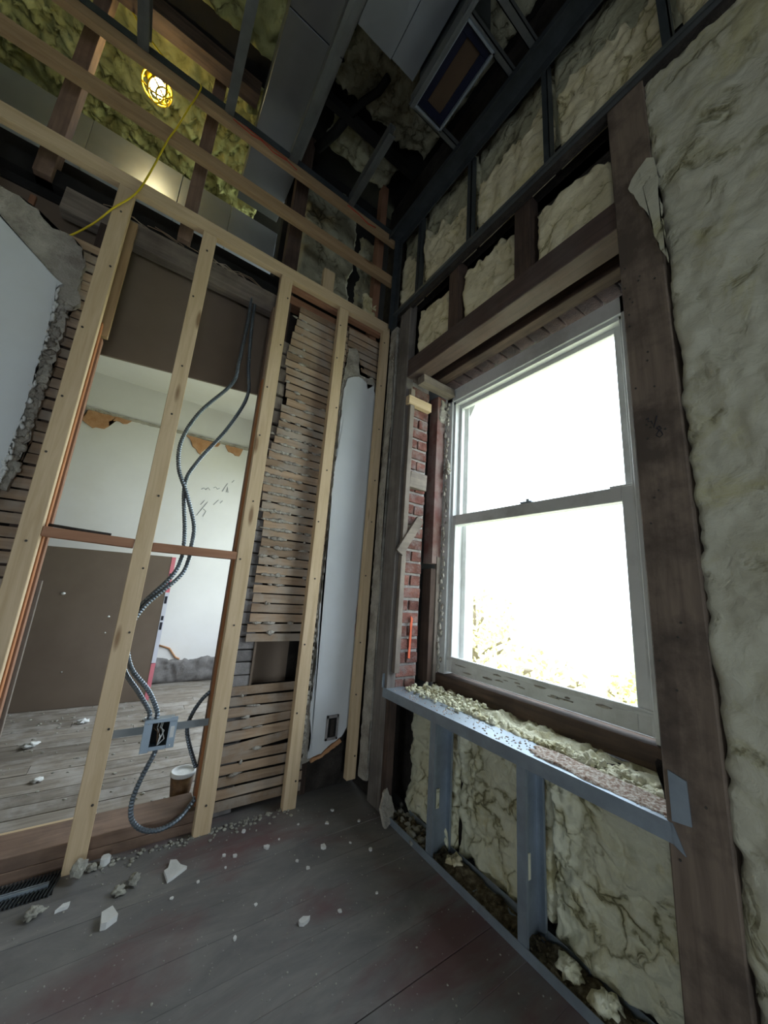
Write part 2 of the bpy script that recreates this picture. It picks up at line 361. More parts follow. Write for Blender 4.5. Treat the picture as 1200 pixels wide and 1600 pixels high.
# ------------------------------------------------------------------ room shell
floor = root('floor', 0, 0, -1, kind='structure')
sub = box('subfloor', -2.6, 1.62, -2.8, 4.3, -1.06, -1.022, BLACK, floor, bev=0)
def dup(o, parent, name=None):
    c = o.copy(); C.objects.link(c); c.parent = parent; return c
by = -1.2; k = 0
box('floor_slab', -2.5, 1.22, -2.7, -1.203, -1.022, -1.0, PFLOOR, floor, bev=0)
while by < 1.77:
    wd = .122
    box('floorboard', -2.5, 1.10 if by < .2 else 1.22, by, by + wd - (.0020 if k % 4 == 0 else .0005), -1.022 , -1.0 + random.uniform(-.0008, .0008), PFLOOR, floor, bev=.0008); by += wd; k += 1
box('floorboard_edge', 1.10, 1.6, -2.7, .265, -1.022, -1.0005, PFLOOR, floor, bev=0)
FF = far_floor('x')
while by < 4.06:
    wd = .10
    cut = random.uniform(-1.2, .6)
    box('floorboard', -2.5, cut, by, by + wd - .003, -1.022, -1.0 + random.uniform(-.001, .001), FF, floor, bev=.001)
    box('floorboard', cut + .002, 1.25, by, by + wd - .003, -1.022, -1.0 + random.uniform(-.001, .001), FF, floor, bev=.001); by += wd

# outer shell of both rooms and the loft above them
wall_front = root('wall_front', 0, -2.7, -1, kind='structure')     # behind the camera, with an unseen low opening shaped for fill light
for a in ((-2.5, -.80, -1, 3.0), (.20, 1.6, -1, 3.0), (-.80, .20, .1, 3.0)):
    box('plaster_wall', a[0], a[1], -2.8, -2.7, a[2], a[3], FARWHITE, wall_front, bev=0)
wall_left_side = root('wall_side', -2.5, 0, -1, kind='structure')  # out of view; its opening is added to light the foam wall
for a in ((-2.8, -1.2, -1, 3.05), (-.3, 4.2, -1, 3.05), (-1.2, -.3, -1, -.75), (-1.2, -.3, -.05, 3.05)):
    box('plaster_wall', -2.6, -2.5, a[0], a[1], a[2], a[3], FARWHITE, wall_left_side, bev=0)
wall_back = root('wall_back', 0, 4.05, -1, kind='structure')
box('plaster_wall', -2.6, 1.4, 4.05, 4.15, -1, 1.79, FARWHITE, wall_back, bev=0)
ceil_far = root('ceiling_far_room', 0, 3, 1.79, kind='structure')
box('plaster_ceiling', -2.5, 1.35, 1.99, 4.15, 1.79, 1.83, FARWHITE, ceil_far, bev=0)
box('edge_shade_cover', -2.5, 1.35, 1.970, 1.989, 1.62, 1.84, BLACK, ceil_far, bev=0)  # black cover added to paint the slab edge as dark as the gap
wall_far_right = root('wall_far_right', 1.3, 3, -1, kind='structure')
for a in ((1.96, 2.25, -1, 1.79), (3.75, 4.15, -1, 1.79), (2.25, 3.75, -1, -.7), (2.25, 3.75, 1.1, 1.79)):
    box('plaster_wall', 1.25, 1.42, a[0], a[1], a[2], a[3], FARWHITE, wall_far_right, bev=0)
loft = root('ceiling', 0, 1, 2.95, kind='structure')
box('roof_deck', -2.6, 1.7, -2.8, 4.2, 3.05, 3.12, BLACK, loft, bev=0)
box('loft_end_wall', -2.6, 1.4, 2.90, 2.98, 1.83, 3.1, BLACK, loft, bev=0)
# foam on the underside of the roof
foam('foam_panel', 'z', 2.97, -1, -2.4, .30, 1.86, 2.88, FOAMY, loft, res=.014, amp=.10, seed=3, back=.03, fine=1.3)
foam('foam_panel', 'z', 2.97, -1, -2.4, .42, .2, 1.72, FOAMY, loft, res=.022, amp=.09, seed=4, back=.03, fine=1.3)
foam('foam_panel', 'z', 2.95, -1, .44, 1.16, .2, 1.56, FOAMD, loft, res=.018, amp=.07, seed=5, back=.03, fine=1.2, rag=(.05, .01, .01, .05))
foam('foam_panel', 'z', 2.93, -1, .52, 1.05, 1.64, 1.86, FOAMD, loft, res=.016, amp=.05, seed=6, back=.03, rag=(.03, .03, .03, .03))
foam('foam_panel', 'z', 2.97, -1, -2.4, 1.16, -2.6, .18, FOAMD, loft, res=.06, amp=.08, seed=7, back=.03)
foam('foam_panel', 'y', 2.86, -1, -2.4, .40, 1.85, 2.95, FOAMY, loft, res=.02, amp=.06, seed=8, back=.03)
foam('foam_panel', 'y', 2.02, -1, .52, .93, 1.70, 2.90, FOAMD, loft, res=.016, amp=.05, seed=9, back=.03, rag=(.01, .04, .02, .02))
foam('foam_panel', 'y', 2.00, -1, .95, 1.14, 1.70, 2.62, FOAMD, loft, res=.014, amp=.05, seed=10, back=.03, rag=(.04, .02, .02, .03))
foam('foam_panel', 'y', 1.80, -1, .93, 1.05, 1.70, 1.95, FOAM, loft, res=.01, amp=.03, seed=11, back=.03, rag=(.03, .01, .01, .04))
box('roof_backing', .4, 1.3, 2.06, 2.12, 1.62, 3.05, BLACK, loft, bev=0)
tube('roof_gap', [(.60, 1.62, 2.89), (.60, 1.56, 2.89), (.63, 1.48, 2.89), (.68, 1.38, 2.885), (.69, 1.30, 2.885)], .022, BLACK, loft, n=7)
tube('roof_gap', [(.50, 1.86, 2.87), (.56, 1.70, 2.87), (.58, 1.62, 2.88)], .03, BLACK, loft, n=7)
# rafters and posts in the loft
dw = darkwood
box('beam', -2.4, .10, 1.72, 1.80, 2.70, 2.80, darkwood('x'), loft)
box('beam', .44, 1.14, 1.58, 1.62, 2.86, 2.93, BLACK, loft)
box('post', -.655, -.595, 1.85, 1.925, 1.62, 2.93, sillwood('z'), loft)
box('post', -.125, -.065, 1.85, 1.925, 1.66, 2.93, sillwood('z'), loft)
box('post', .405, .485, 1.86, 1.93, 1.62, 2.93, darkwood('z'), loft)
box('post', 1.00, 1.05, 1.80, 1.86, 1.62, 2.93, redpine('z'), loft)
box('loft_floor_beam', -2.4, -.20, 1.93, 2.01, 1.58, 1.70, BLACK, loft)

# ------------------------------------------------------------------ old lath and plaster wall with the doorway (wall_left)
wl = root('wall_left', 0, 1.8, -1, kind='structure')
LW = lathwood('x')
def lath(x0, x1, z, y=1.79, h=.039, t=.006, tilt=0., jit=.004, mat=None):
    bm = bmesh.new()
    x0 += random.uniform(-jit, jit); x1 += random.uniform(-jit, jit); h += random.uniform(-.003, .002)
    addbox(bm, x0, x1, y, y + t, z - h / 2, z + h / 2, .0008, Matrix.Rotation(tilt + random.uniform(-.006, .006), 4, 'Y'), jit=.0008)
    return link('lath', bm, mat or LW, wl)
z = -.955
while z < 1.56:
    inhole = -.47 < z < -.27
    if not inhole:
        x0 = .42 if z < -.47 else (.485 if z < .3 else .50 + .02 * math.sin(z * 9))
        if .30 < z < .92: x0 -= .03
        tl = -.10 if -.77 < z < -.70 else (-.05 if -.70 < z < -.62 else 0)
        lath(x0, .84, z, tilt=tl)
    z += .0457 if not inhole else .0457
z = 1.13
while z < 1.60:
    lath(.845, 1.09, z); z += .0457
z = .10 - 1.0
while z < 1.35:
    lath(-1.5, -.31, z, y=1.80); z += .0457
# old studs and backing behind the lath
box('stud', .395, .475, 1.83, 1.90, -1, 1.66, darkwood('z'), wl)
box('stud', .80, .87, 1.80, 1.90, -1, 1.62, darkwood('z'), wl)
box('stud', -.40, -.345, 1.815, 1.90, -1, 1.50, darkwood('z'), wl)
box('stud', -.95, -.89, 1.815, 1.90, -1, 1.50, darkwood('z'), wl)
box('wall_backing', .44, 1.16, 1.93, 1.96, -1, 1.66, DARK, wl, bev=0)
box('wall_backing', -2.5, -.345, 1.93, 1.96, -1, .93, DARK, wl, bev=0)
# gray stacked masonry between the doorway and the lath
zz = -1.0; i = 0
while zz < .35:
    box('brick', .425, .53, 1.805, 1.86, zz + .001, zz + .052, GRAYBRICK, wl, bev=.003, jit=.002); zz += .0565; i += 1
zz = .40
while zz < 1.25:
    box('old_block', .452 + random.uniform(-.008, .008), .50, 1.803, 1.83, zz, zz + .07, graywood('z'), wl, bev=.004, jit=.004); zz += .085
# recess seen through the gap in the lath
box('recess_panel', .535, .74, 1.90, 1.91, -.50, -.24, GYP, wl, bev=0)
box('recess_side', .53, .54, 1.80, 1.92, -.50, -.26, GYP, wl, bev=0)
# header timbers above the doorway
box('header_beam', -.545, .44, 1.85, 1.90, 1.50, 1.615, graywood('x'), wl, jit=.004)
box('header_beam', .44, 1.10, 1.83, 1.90, 1.60, 1.655, redpine('x'), wl, jit=.003)
box('header_gap', -2.4, 1.12, 1.88, 1.93, 1.62, 1.70, BLACK, wl, bev=0)  # near-black bar stands in for the dark gap over the header
# brown board over the doorway
gb = root('gypsum_header_board', 0, 1.95, .94, 'brown paper-faced gypsum board closing the top of the doorway', 'board')
prism('panel', [(-.80, .90), (.53, 1.035), (.53, 1.60), (-.80, 1.60)], 'y', 1.94, 1.952, GYP, gb)
box('batten', -.66, -.64, 1.925, 1.94, 1.0, 1.56, redpine('z'), gb)
# jamb timbers at both sides of the doorway
box('jamb', .366, .40, 1.753, 1.788, -.91, 1.02, orange_pine('z'), wl)
box('jamb', .372, .40, 1.80, 1.85, -.91, 1.50, sillwood('z'), wl)
box('jamb', -.335, -.292, 1.755, 1.785, -.45, 1.0, orange_pine('z'), wl)
box('jamb', -.335, -.286, 1.795, 1.83, -1, .95, redpine('z'), wl)
box('jamb', -.335, -.276, 1.84, 1.86, -1, -.06, graywood('z'), wl)
box('jamb', -.335, -.272, 1.79, 1.815, .96, 1.56, railpine('z'), wl)
# white finish coat and torn gray plaster, left of the doorway
prism('gray_plaster', ragged([(-1.5, .2), (-.425, .25), (-.405, .45), (-.408, .62), (-.40, .80), (-.405, .95), (-.41, 1.02), (-.385, 1.05), (-.40, 1.16), (-.395, 1.24), (-.425, 1.30), (-.47, 1.34), (-.52, 1.33), (-.56, 1.37), (-.63, 1.40), (-1.5, 1.5)], .006, .018, 3), 'y', 1.772, 1.799, GRAY_PL, wl)
prism('white_plaster', ragged([(-1.5, -.1), (-.49, .10), (-.452, .25), (-.445, .35), (-.438, .55), (-.44, .77), (-.445, .95), (-.455, 1.08), (-.440, 1.10), (-.47, 1.115), (-.66, 1.275), (-1.5, 1.96)], .003, .012, 5, straight=(9,)), 'y', 1.757, 1.772, WHITE_PL, wl)
bm = bmesh.new()
edge_pts = [(-.49, .10), (-.452, .25), (-.445, .35), (-.438, .55), (-.44, .77), (-.445, .95), (-.455, 1.08)]
for q in range(110):
    t = random.random() * 5.99; k = int(t); a, b = edge_pts[k], edge_pts[k + 1]; u = t - k
    lump(bm, a[0] + (b[0] - a[0]) * u + random.uniform(-.004, .010), 1.763, a[1] + (b[1] - a[1]) * u, random.uniform(.003, .009), .008, random.uniform(.005, .016), q, 1, .8)
link('frayed_edge', bm, CHIP, wl, True)['kind'] = 'stuff'
bm = bmesh.new()
for q in range(90): lump(bm, -.425 + random.uniform(-.016, .016), 1.772, random.uniform(.30, 1.05), random.uniform(.006, .016), .007, random.uniform(.008, .02), q, 1, .8)
link('broken_plaster', bm, GRAY_PL, wl, True)['kind'] = 'stuff'
# white patch between the last two studs
gp = [(.828, -.86), (.824, -.3), (.828, .4), (.826, 1.2), (.85, 1.45), (.90, 1.48), (.925, 1.42), (.94, 1.31), (1.0, 1.31), (1.04, 1.33), (1.075, 1.25), (1.09, 1.05), (1.10, .5), (1.10, -.70), (1.0, -.80), (.93, -.83)]
prism('gray_plaster', ragged(gp, .005, .02, 8), 'y', 1.778, 1.79, GRAY_PL, wl)
wp = [(.850, -.83), (.856, -.73), (.838, -.62), (.842, -.45), (.832, -.2), (.836, .1), (.832, .5), (.836, .9), (.838, 1.15), (.855, 1.24), (.93, 1.285), (.985, 1.27), (1.0, 1.225), (1.04, 1.265), (1.07, 1.18), (1.075, 1.0), (1.085, .7), (1.08, .3), (1.086, -.1), (1.08, -.5), (1.085, -.68), (1.03, -.76), (.96, -.79), (.92, -.82)]
prism('white_plaster', ragged(wp, .003, .014, 9), 'y', 1.765, 1.778, WHITE_PL, wl)
prism('plaster_edge_stain', ragged([(.87, -.85), (.93, -.835), (.97, -.815), (1.03, -.785), (1.02, -.768), (.96, -.797), (.92, -.825), (.87, -.835)], .002, .01, 4), 'y', 1.762, 1.78, ORANGE_PL, wl)
bm = bmesh.new()
for q in range(26):
    zc = -.86 + q * .03 + random.uniform(-.01, .01); lump(bm, .818 + random.uniform(-.006, .008), 1.780, zc, .014, .012, .015, q, 1)
link('plaster_crumbs', bm, GRAY_PL, wl, True)['kind'] = 'stuff'
bm = bmesh.new()
for q in range(300):   # mortar squeezed between the laths
    zc = random.choice([random.uniform(.0, .9), random.uniform(.2, .8), random.uniform(-.9, 1.5)]); row = round((zc + .955) / .0457 - .5) + .5
    if -.50 < zc < -.24: continue
    xx = random.uniform(.46, .80)
    if random.random() < .5: xx = random.uniform(.50, .62)
    lump(bm, xx, 1.787, -.955 + row * .0457, random.uniform(.006, .034), .006, random.uniform(.003, .011), q, 1, .7)
link('plaster_keys', bm, GRAY_PL, wl, True)['kind'] = 'stuff'
# base masonry in the corner
foam('rubble_base', 'y', 1.80, -1, .82, 1.12, -1.0, -.72, DARK, wl, res=.01, amp=.03, seed=31, back=.01, rag=(0, 0, 0, .02))
# outlet opening cut in the plaster
oh = root('outlet_box', .965, 1.76, -.76, 'small dark empty outlet box low in the white plaster strip', 'outlet')
bm = bmesh.new()
for a in ((.933, .943, -.765, -.65), (.991, 1.001, -.765, -.65), (.933, 1.001, -.765, -.752), (.933, 1.001, -.663, -.65)):
    addbox(bm, a[0], a[1], 1.757, 1.766, a[2], a[3], .001)
link('frame', bm, GRAYBRICK, oh)
box('back_plate', .942, .992, 1.762, 1.7645, -.753, -.662, BLACK, oh, bev=0)
box('yoke', .957, .977, 1.756, 1.762, -.745, -.67, DARK, oh)
# floor timbers under the doorway
th = root('threshold_timber', 0, 1.8, -1, 'stacked dusty old timber sill running under the open studs', 'timber')
box('timber', -1.6, .375, 1.752, 1.79, -1.0, -.965, sillwood('x'), th, jit=.002)
box('timber', -1.6, .375, 1.755, 1.90, -.964, -.925, sillwood('x'), th, jit=.003)
box('timber', -1.6, .05, 1.902, 1.96, -1.0, -.945, pine('x'), th, jit=.004)

# paint and marks
prism('spray_mark', ragged([(1.055, -.27), (1.085, -.27), (1.088, -.02), (1.072, .02), (1.058, -.08)], .004, .02, 6), 'y', 1.7635, 1.765, REDFADE, wl)
prism('spray_mark', [(1.07, -.10), (1.08, -.10), (1.083, -.01), (1.075, .0)], 'y', 1.7625, 1.7635, REDSPRAY, wl)

# ------------------------------------------------------------------ new stud partition
P = root('stud_partition', .37, 1.71, -1, 'new pale pine stud partition with one long top plate over open bays', 'wall frame')
Y0, Y1 = 1.71, 1.745
box('top_plate', -1.7, 1.098, Y0, Y1, 1.643, 1.71, pine('x'), P)
for x0, x1, zb in ((-.355, -.295, -1), (-.02, .041, -1), (.37, .434, -1), (.73, .791, -1), (1.048, 1.10, -.945)):
    s = box('stud', x0, x1, Y0, Y1, zb, 1.642, pine('z'), P, bev=.002)
    bm = bmesh.new()
    for q in range(9):
        zq = -.85 + q * .3 + random.uniform(-.05, .05)
        r = bmesh.ops.create_cone(bm, cap_ends=True, segments=8, radius1=.0042 * S, radius2=.0042 * S, depth=.004)
        xq = random.choice([x0 + .015, (x0 + x1) / 2, x1 - .015])
        for v in r['verts']: v.co = Matrix.Rotation(H, 3, 'X') @ v.co + W(xq, Y0 - .0005, zq)
    nl = link('nail_head', bm, NAIL, s)
box('stud', -.79, -.73, Y0, Y1, -1, 1.642, pine('z'), P, bev=.002)
box('nogging', -.294, -.021, 1.713, 1.775, .093, .128, redpine('x'), P, rot=Matrix.Rotation(.035, 4, 'Y'), label='short dark red-brown crosspiece between the first two studs')
box('nogging', .042, .369, 1.713, 1.775, .083, .118, redpine('x'), P, rot=Matrix.Rotation(.0, 4, 'Y'), label='red-brown crosspiece the cables pass through')
box('plate_block', .617, .69, 1.747, 1.78, 1.66, 1.885, pine('z'), P)
box('top_plate_strip', .40, 1.06, 1.75, 1.785, 1.63, 1.665, redpine('x'), P)
tube('metal_strip', [(-.285, 1.74, .141), (-.20, 1.74, .136), (-.10, 1.74, .131)], .006, DARK, P, n=6)
# upper rails
U = root('wall_rail', .3, 1.71, 2.02, 'long pine rail spanning the loft wall just above the top plate', 'rail')
box('board', -1.8, 1.098, Y0, Y1, 2.025, 2.09, railpine('x'), U)
U2 = root('ceiling_rail', .3, 1.71, 2.36, 'highest pine rail, with red marker scrawl and a steel track on top', 'rail')
box('board', -1.8, 1.098, Y0, Y1, 2.355, 2.412, railpine('x'), U2)
bm = bmesh.new(); addbox(bm, -1.8, 1.098, Y0 - .004, Y1 + .004, 2.412, 2.416, 0); addbox(bm, -1.8, 1.098, Y0 - .006, Y0 - .003, 2.405, 2.445, 0)
link('steel_track', bm, DARKSTEEL, U2)
def scrawl(pts, r=.005, par=None, y=1.7085, m=RED, nm='red_scrawl'):
    bm = bmesh.new(); addtube(bm, [(a, y, b) for a, b in pts], r, 5)
    for v in bm.verts: v.co.y = y * S + (v.co.y - y * S) * .25
    return link(nm, bm, m, par, True)
scrawl([(.0, 2.395), (.1, 2.380), (.15, 2.392), (.22, 2.372), (.3, 2.385), (.36, 2.37)], .004, U2)
scrawl([(.02, 2.41), (.12, 2.40), (.30, 2.395)], .003, U2)
scrawl([(.70, 2.39), (.78, 2.385), (.86, 2.365), (.92, 2.378)], .005, U2)

# ------------------------------------------------------------------ steel ceiling framing
G = root('steel_ceiling_framing', .3, 1.2, 2.4, 'galvanized steel ceiling joists hung above the room, running to the highest rail', 'ceiling frame')
def cjoist(x, w_, y0, y1, z0=2.40, h=.07):
    bm = bmesh.new()
    addbox(bm, x, x + w_, y0, y1, z0, z0 + .004, 0); addbox(bm, x, x + .004, y0, y1, z0, z0 + h, 0); addbox(bm, x, x + w_, y0, y1, z0 + h, z0 + h + .004, 0)
    addbox(bm, x + w_ - .004, x + w_, y0, y1, z0, z0 + .016, 0)
    addbox(bm, x + w_ * .45, x + w_ * .55, y0, y1, z0 - .0025, z0, 0)
    return link('ceiling_joist', bm, CSTEEL, G)
cjoist(-.43, .045, -.6, 1.705); cjoist(-.045, .045, -.6, 1.705); cjoist(.308, .048, -.6, 1.705); cjoist(.70, .04, 1.25, 1.705)
cjoist(.722, .022, -.6, 1.10)
def xjoist(y, x0, x1, w_=.03, z0=2.41):
    bm = bmesh.new(); addbox(bm, x0, x1, y, y + w_, z0, z0 + .004, 0); addbox(bm, x0, x1, y, y + .004, z0, z0 + .04, 0)
    addbox(bm, x0, x1, y + w_ - .004, y + w_, z0, z0 + .02, 0); return link('cross_channel', bm, CSTEEL, G)
xjoist(1.075, .72, 1.06); xjoist(.715, .72, 1.06); xjoist(.60, .745, 1.06, .035)
# ceiling track along the window wall and the steel framing above the band
T = root('steel_wall_framing', 1.1, 1, 1.75, 'thin steel studs and tracks over the upper foam on the window wall', 'wall frame')
bm = bmesh.new(); addbox(bm, 1.03, 1.112, -1.2, 1.705, 2.38, 2.384, 0); addbox(bm, 1.028, 1.032, -1.2, 1.705, 2.36, 2.40, 0); addbox(bm, 1.106, 1.112, -1.2, 1.705, 2.33, 2.45, 0)
link('ceiling_track', bm, DARKSTEEL, T)
bm = bmesh.new(); addbox(bm, 1.094, 1.112, -1.4, 1.705, 1.755, 1.759, 0); addbox(bm, 1.092, 1.096, -1.4, 1.705, 1.755, 1.774, 0)
link('wall_track', bm, CSTEEL, T)
box('dark_strip', 1.112, 1.13, -1.4, 1.70, 1.72, 1.775, DARK, T, bev=0)
for y in (1.455, 1.035, .600, .185, -.23, -.64):
    bm = bmesh.new(); addbox(bm, 1.112, 1.116, y, y + .028, 1.76, 2.38, 0); addbox(bm, 1.112, 1.15, y, y + .004, 1.76, 2.38, 0); link('stud', bm, DARKSTEEL, T)
bm = bmesh.new(); addbox(bm, 1.070, 1.111, 1.685, 1.689, 1.66, 2.38, 0); addbox(bm, 1.101, 1.107, 1.645, 1.707, 1.66, 2.38, 0); link('corner_stud', bm, DARKSTEEL, T)

# ------------------------------------------------------------------ hatch with blue-edged cover
hb = root('blue_edged_hatch', .83, .91, 2.40, 'cardboard-covered duct opening edged in navy blue, between the steel channels', 'hatch')
bm = bmesh.new()
for a in ((.752, .905, .742, .775), (.752, .905, 1.042, 1.075), (.752, .785, .775, 1.042), (.872, .905, .775, 1.042)):
    addbox(bm, a[0], a[1], a[2], a[3], 2.416, 2.43, .001)
link('blue_frame', bm, BLUE, hb)
box('cardboard_cover', .785, .872, .775, 1.042, 2.426, 2.434, CARD, hb, bev=0)
bm = bmesh.new()
for a in ((.737, .748, .73, 1.09), (.908, .918, .73, 1.09)): addbox(bm, a[0], a[1], a[2], a[3], 2.40, 2.47, .001)
for a in ((.73, .74), (1.078, 1.088)): addbox(bm, .737, .918, a[0], a[1], 2.40, 2.47, .001)
link('steel_collar', bm, STEEL, hb)
box('duct_boot', .75, .905, .745, 1.073, 2.45, 2.80, DARKSTEEL, hb)

# ------------------------------------------------------------------ sheet-metal ducts
D1 = root('overhead_duct', .25, 1.0, 2.6, 'wide dull gray sheet-metal duct passing over the left ceiling joists', 'duct')
box('duct_section', .12, .40, 1.262, 1.85, 2.60, 2.90, DUCTD, D1); box('duct_section', .12, .40, -.8, 1.258, 2.602, 2.90, DUCTD, D1)
box('duct_section', .12, .40, 1.853, 2.30, 2.603, 2.86, DUCTD, D1)
D2 = root('branch_duct', .55, .5, 2.6, 'lighter sheet-metal duct ending in the middle of the ceiling, beside the hatch', 'duct')
box('duct_section', .402, .595, -.8, 1.115, 2.598, 2.88, DUCTB, D2); box('duct_section', .597, .735, -.8, 1.112, 2.604, 2.88, DUCTB, D2)
D3 = root('loft_duct', -.4, 2.3, 2.18, 'long sheet-metal duct lit by the caged lamp, lying across the loft', 'duct')
for a, b in ((-2.2, -1.35), (-1.347, -.655), (-.652, -.20), (-.197, .10), (.103, .42)):
    box('duct_section', a, b, 2.30 + random.uniform(-.004, .004), 2.62, 2.17, 2.515, DUCT, D3)

# ------------------------------------------------------------------ window wall (wall_right)
wr = root('wall_right', 1.15, .5, -1, kind='structure')
for a in ((-2.8, .30, -1, 3.05), (1.58, 1.99, -1, 3.05), (.30, 1.58, -1, -.50), (.30, 1.58, 1.42, 3.05)):
    box('masonry_core', 1.30, 1.60, a[0], a[1], a[2], a[3], DARK, wr, bev=0)
box('masonry_core', 1.24, 1.31, 1.60, 1.99, -1, 3.05, DARK, wr, bev=0)
# upper foam panels between the steel studs
ys = [-1.4, -.65, -.235, .180, .595, 1.030, 1.450, 1.70]
for i in range(len(ys) - 1):
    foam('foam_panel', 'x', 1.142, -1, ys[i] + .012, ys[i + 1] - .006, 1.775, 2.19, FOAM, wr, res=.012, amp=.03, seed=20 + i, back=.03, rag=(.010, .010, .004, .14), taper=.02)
    foam('foam_panel', 'x', 1.170, -1, ys[i] + .008, ys[i + 1] + .01, 1.95, 2.45, FOAMD, wr, res=.016, amp=.03, seed=120 + i, back=.02, rag=(0, 0, 0, 0), taper=.02)  # recessed tops, their shade put into a darker foam colour
box('sheathing', 1.20, 1.29, -1.5, 1.98, 1.70, 3.0, DARK, wr, bev=0)
# foam cells under the band
for i, (a, b, t) in enumerate(((1.205, 1.478, 1.685), (.795, 1.128, 1.70), (.395, .705, 1.655))):
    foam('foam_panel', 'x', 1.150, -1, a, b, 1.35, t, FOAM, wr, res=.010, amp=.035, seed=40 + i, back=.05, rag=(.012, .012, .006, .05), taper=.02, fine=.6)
box('sheathing', 1.20, 1.24, .28, 1.62, 1.30, 1.76, DARK, wr, bev=0)
box('stud', 1.135, 1.20, 1.13, 1.20, 1.34, 1.76, darkwood('z'), wr, jit=.003); box('stud', 1.135, 1.20, .71, .79, 1.34, 1.76, darkwood('z'), wr, jit=.003)
# header beams above the window
box('header_beam', 1.118, 1.222, .382, 1.60, 1.235, 1.350, headerwood('y'), wr, bev=.003)
box('header_beam', 1.300, 1.365, .38, 1.52, 1.255, 1.36, darkwood('y'), wr, bev=.003)
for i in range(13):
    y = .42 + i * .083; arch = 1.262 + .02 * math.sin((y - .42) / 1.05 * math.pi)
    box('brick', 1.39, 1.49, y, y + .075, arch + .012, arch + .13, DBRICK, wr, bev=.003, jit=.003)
box('arch_fill', 1.222, 1.60, .30, 1.58, 1.345, 1.43, BLACK, wr, bev=0)
box('wood_block', 1.17, 1.42, 1.415, 1.475, 1.185, 1.232, graywood('x'), wr, jit=.003)
# left trimmer post and strips
box('trimmer_post', 1.112, 1.165, 1.512, 1.615, -1, 1.755, graywood('z') if False else wood('soot_gray_post', (.12, .105, .095), (.22, .195, .175), 'z', stain=(.08, .07, .06), val=.05), wr, bev=.003)
box('trimmer_strip', 1.135, 1.165, 1.485, 1.510, -.40, 1.16, graywood('z'), wr, bev=.002, jit=.002)
box('trimmer_strip', 1.112, 1.15, 1.470, 1.508, -1, -.50, darkwood('z'), wr, bev=.002)
prism('plaster_strip', ragged([(1.622, -.92), (1.70, -.93), (1.70, -.3), (1.705, .5), (1.705, 1.2), (1.705, 1.66), (1.64, 1.66), (1.63, 1.1), (1.638, .5), (1.622, -.2)], .004, .02, 12), 'x', 1.106, 1.132, GRAY_PL, wr)
box('sheathing', 1.14, 1.24, 1.60, 1.80, -1, 1.76, DARK, wr, bev=0)
# brick reveal
box('mortar_bed', 1.172, 1.305, 1.528, 1.585, -.52, 1.34, MORTAR, wr, bev=0)
box('reveal_back', 1.30, 1.45, 1.56, 1.585, -.52, 1.34, BLACK, wr, bev=0)  # near-black back paints the shadow band between brick and reveal board
zz = -.50; i = 0
while zz < 1.14:
    xs = [(1.165, 1.300)] if i % 2 else [(1.165, 1.222), (1.231, 1.298)]
    for a, b in xs: box('brick', a, b, 1.516 + random.uniform(-.003, .003), 1.575, zz + .006, zz + .057, BRICK, wr, bev=.003, jit=.0022)
    zz += .0655; i += 1
prism('spray_mark', ragged([(1.232, -.34), (1.248, -.34), (1.252, -.14), (1.240, -.13)], .002, .02, 6), 'y', 1.5075, 1.512, REDSPRAY, wr)
box('reveal_board', 1.350, 1.418, 1.488, 1.56, .16, 1.19, wood('red_reveal_board', (.13, .05, .04), (.20, .085, .07), 'z', stain=(.26, .22, .2), stain_amt=.6, val=.05), wr, jit=.002)
box('reveal_board', 1.352, 1.386, 1.49, 1.56, -.46, .13, darkwood('z'), wr, jit=.002); box('reveal_board', 1.388, 1.410, 1.482, 1.50, -.46, .20, graywood('z'), wr, jit=.002)
box('wood_block', 1.118, 1.290, 1.478, 1.512, 1.055, 1.108, pine('x'), wr, label='clean yellow pine block across the top of the brick reveal')
box('wood_block', 1.165, 1.285, 1.485, 1.52, .565, .655, graywood('x'), wr, jit=.003)
box('brace', 1.062, 1.30, 1.475, 1.492, .265, .315, graywood('x'), wr, rot=Matrix.Rotation(math.radians(-57), 4, 'Y'), label='gray diagonal brace across the brick reveal')
foam('torn_plaster', 'y', 1.478, -1, 1.36, 1.44, 1.02, 1.18, GRAY_PL, wr, res=.006, amp=.012, seed=51, back=.01, rag=(.03, .01, .05, .01))
bm = bmesh.new()
for q in range(46): lump(bm, 1.418 + random.uniform(-.008, .012), 1.468 + random.uniform(-.008, .012), -.38 + q * .034, .009, .009, random.uniform(.008, .022), q, 1, .6)
for q in range(8): lump(bm, 1.425 + random.uniform(-.01, .01), 1.455, .70 + q * .008, .014, .012, .012, q + 60, 1, .6)
link('plaster_crumbs', bm, GRAY_PL, wr, True)['kind'] = 'stuff'
# right-hand column
cl = box('column_board', 1.108, 1.20, .272, .384, -1, 1.745, column_wood('z'), wr, bev=.003)
bm = bmesh.new()
for q in range(26):
    r = bmesh.ops.create_cone(bm, cap_ends=True, segments=7, radius1=.0028 * S, radius2=.0028 * S, depth=.003)
    yq, zq = random.uniform(.29, .375), random.uniform(-.6, 1.1)
    for v in r['verts']: v.co = Matrix.Rotation(H, 3, 'Y') @ v.co + W(1.1075, yq, zq)
link('nail_head', bm, NAIL, cl)
box('column_side', 1.20, 1.445, .33, .40, -.5, 1.36, darkwood('z'), wr, bev=0)
prism('foam_smear', ragged([(.338, 1.335), (.325, 1.36), (.285, 1.40), (.262, 1.38), (.262, .98), (.274, 1.04), (.295, 1.18)], .003, .02, 5), 'x', 1.100, 1.109, FOAMW, wr)
# large foam field right of the column, curling over its edge
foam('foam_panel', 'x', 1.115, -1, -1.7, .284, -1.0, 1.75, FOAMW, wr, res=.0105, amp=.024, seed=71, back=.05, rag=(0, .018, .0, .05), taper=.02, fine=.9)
box('sheathing', 1.17, 1.29, -2.7, .28, -1, 1.80, DARK, wr, bev=0)
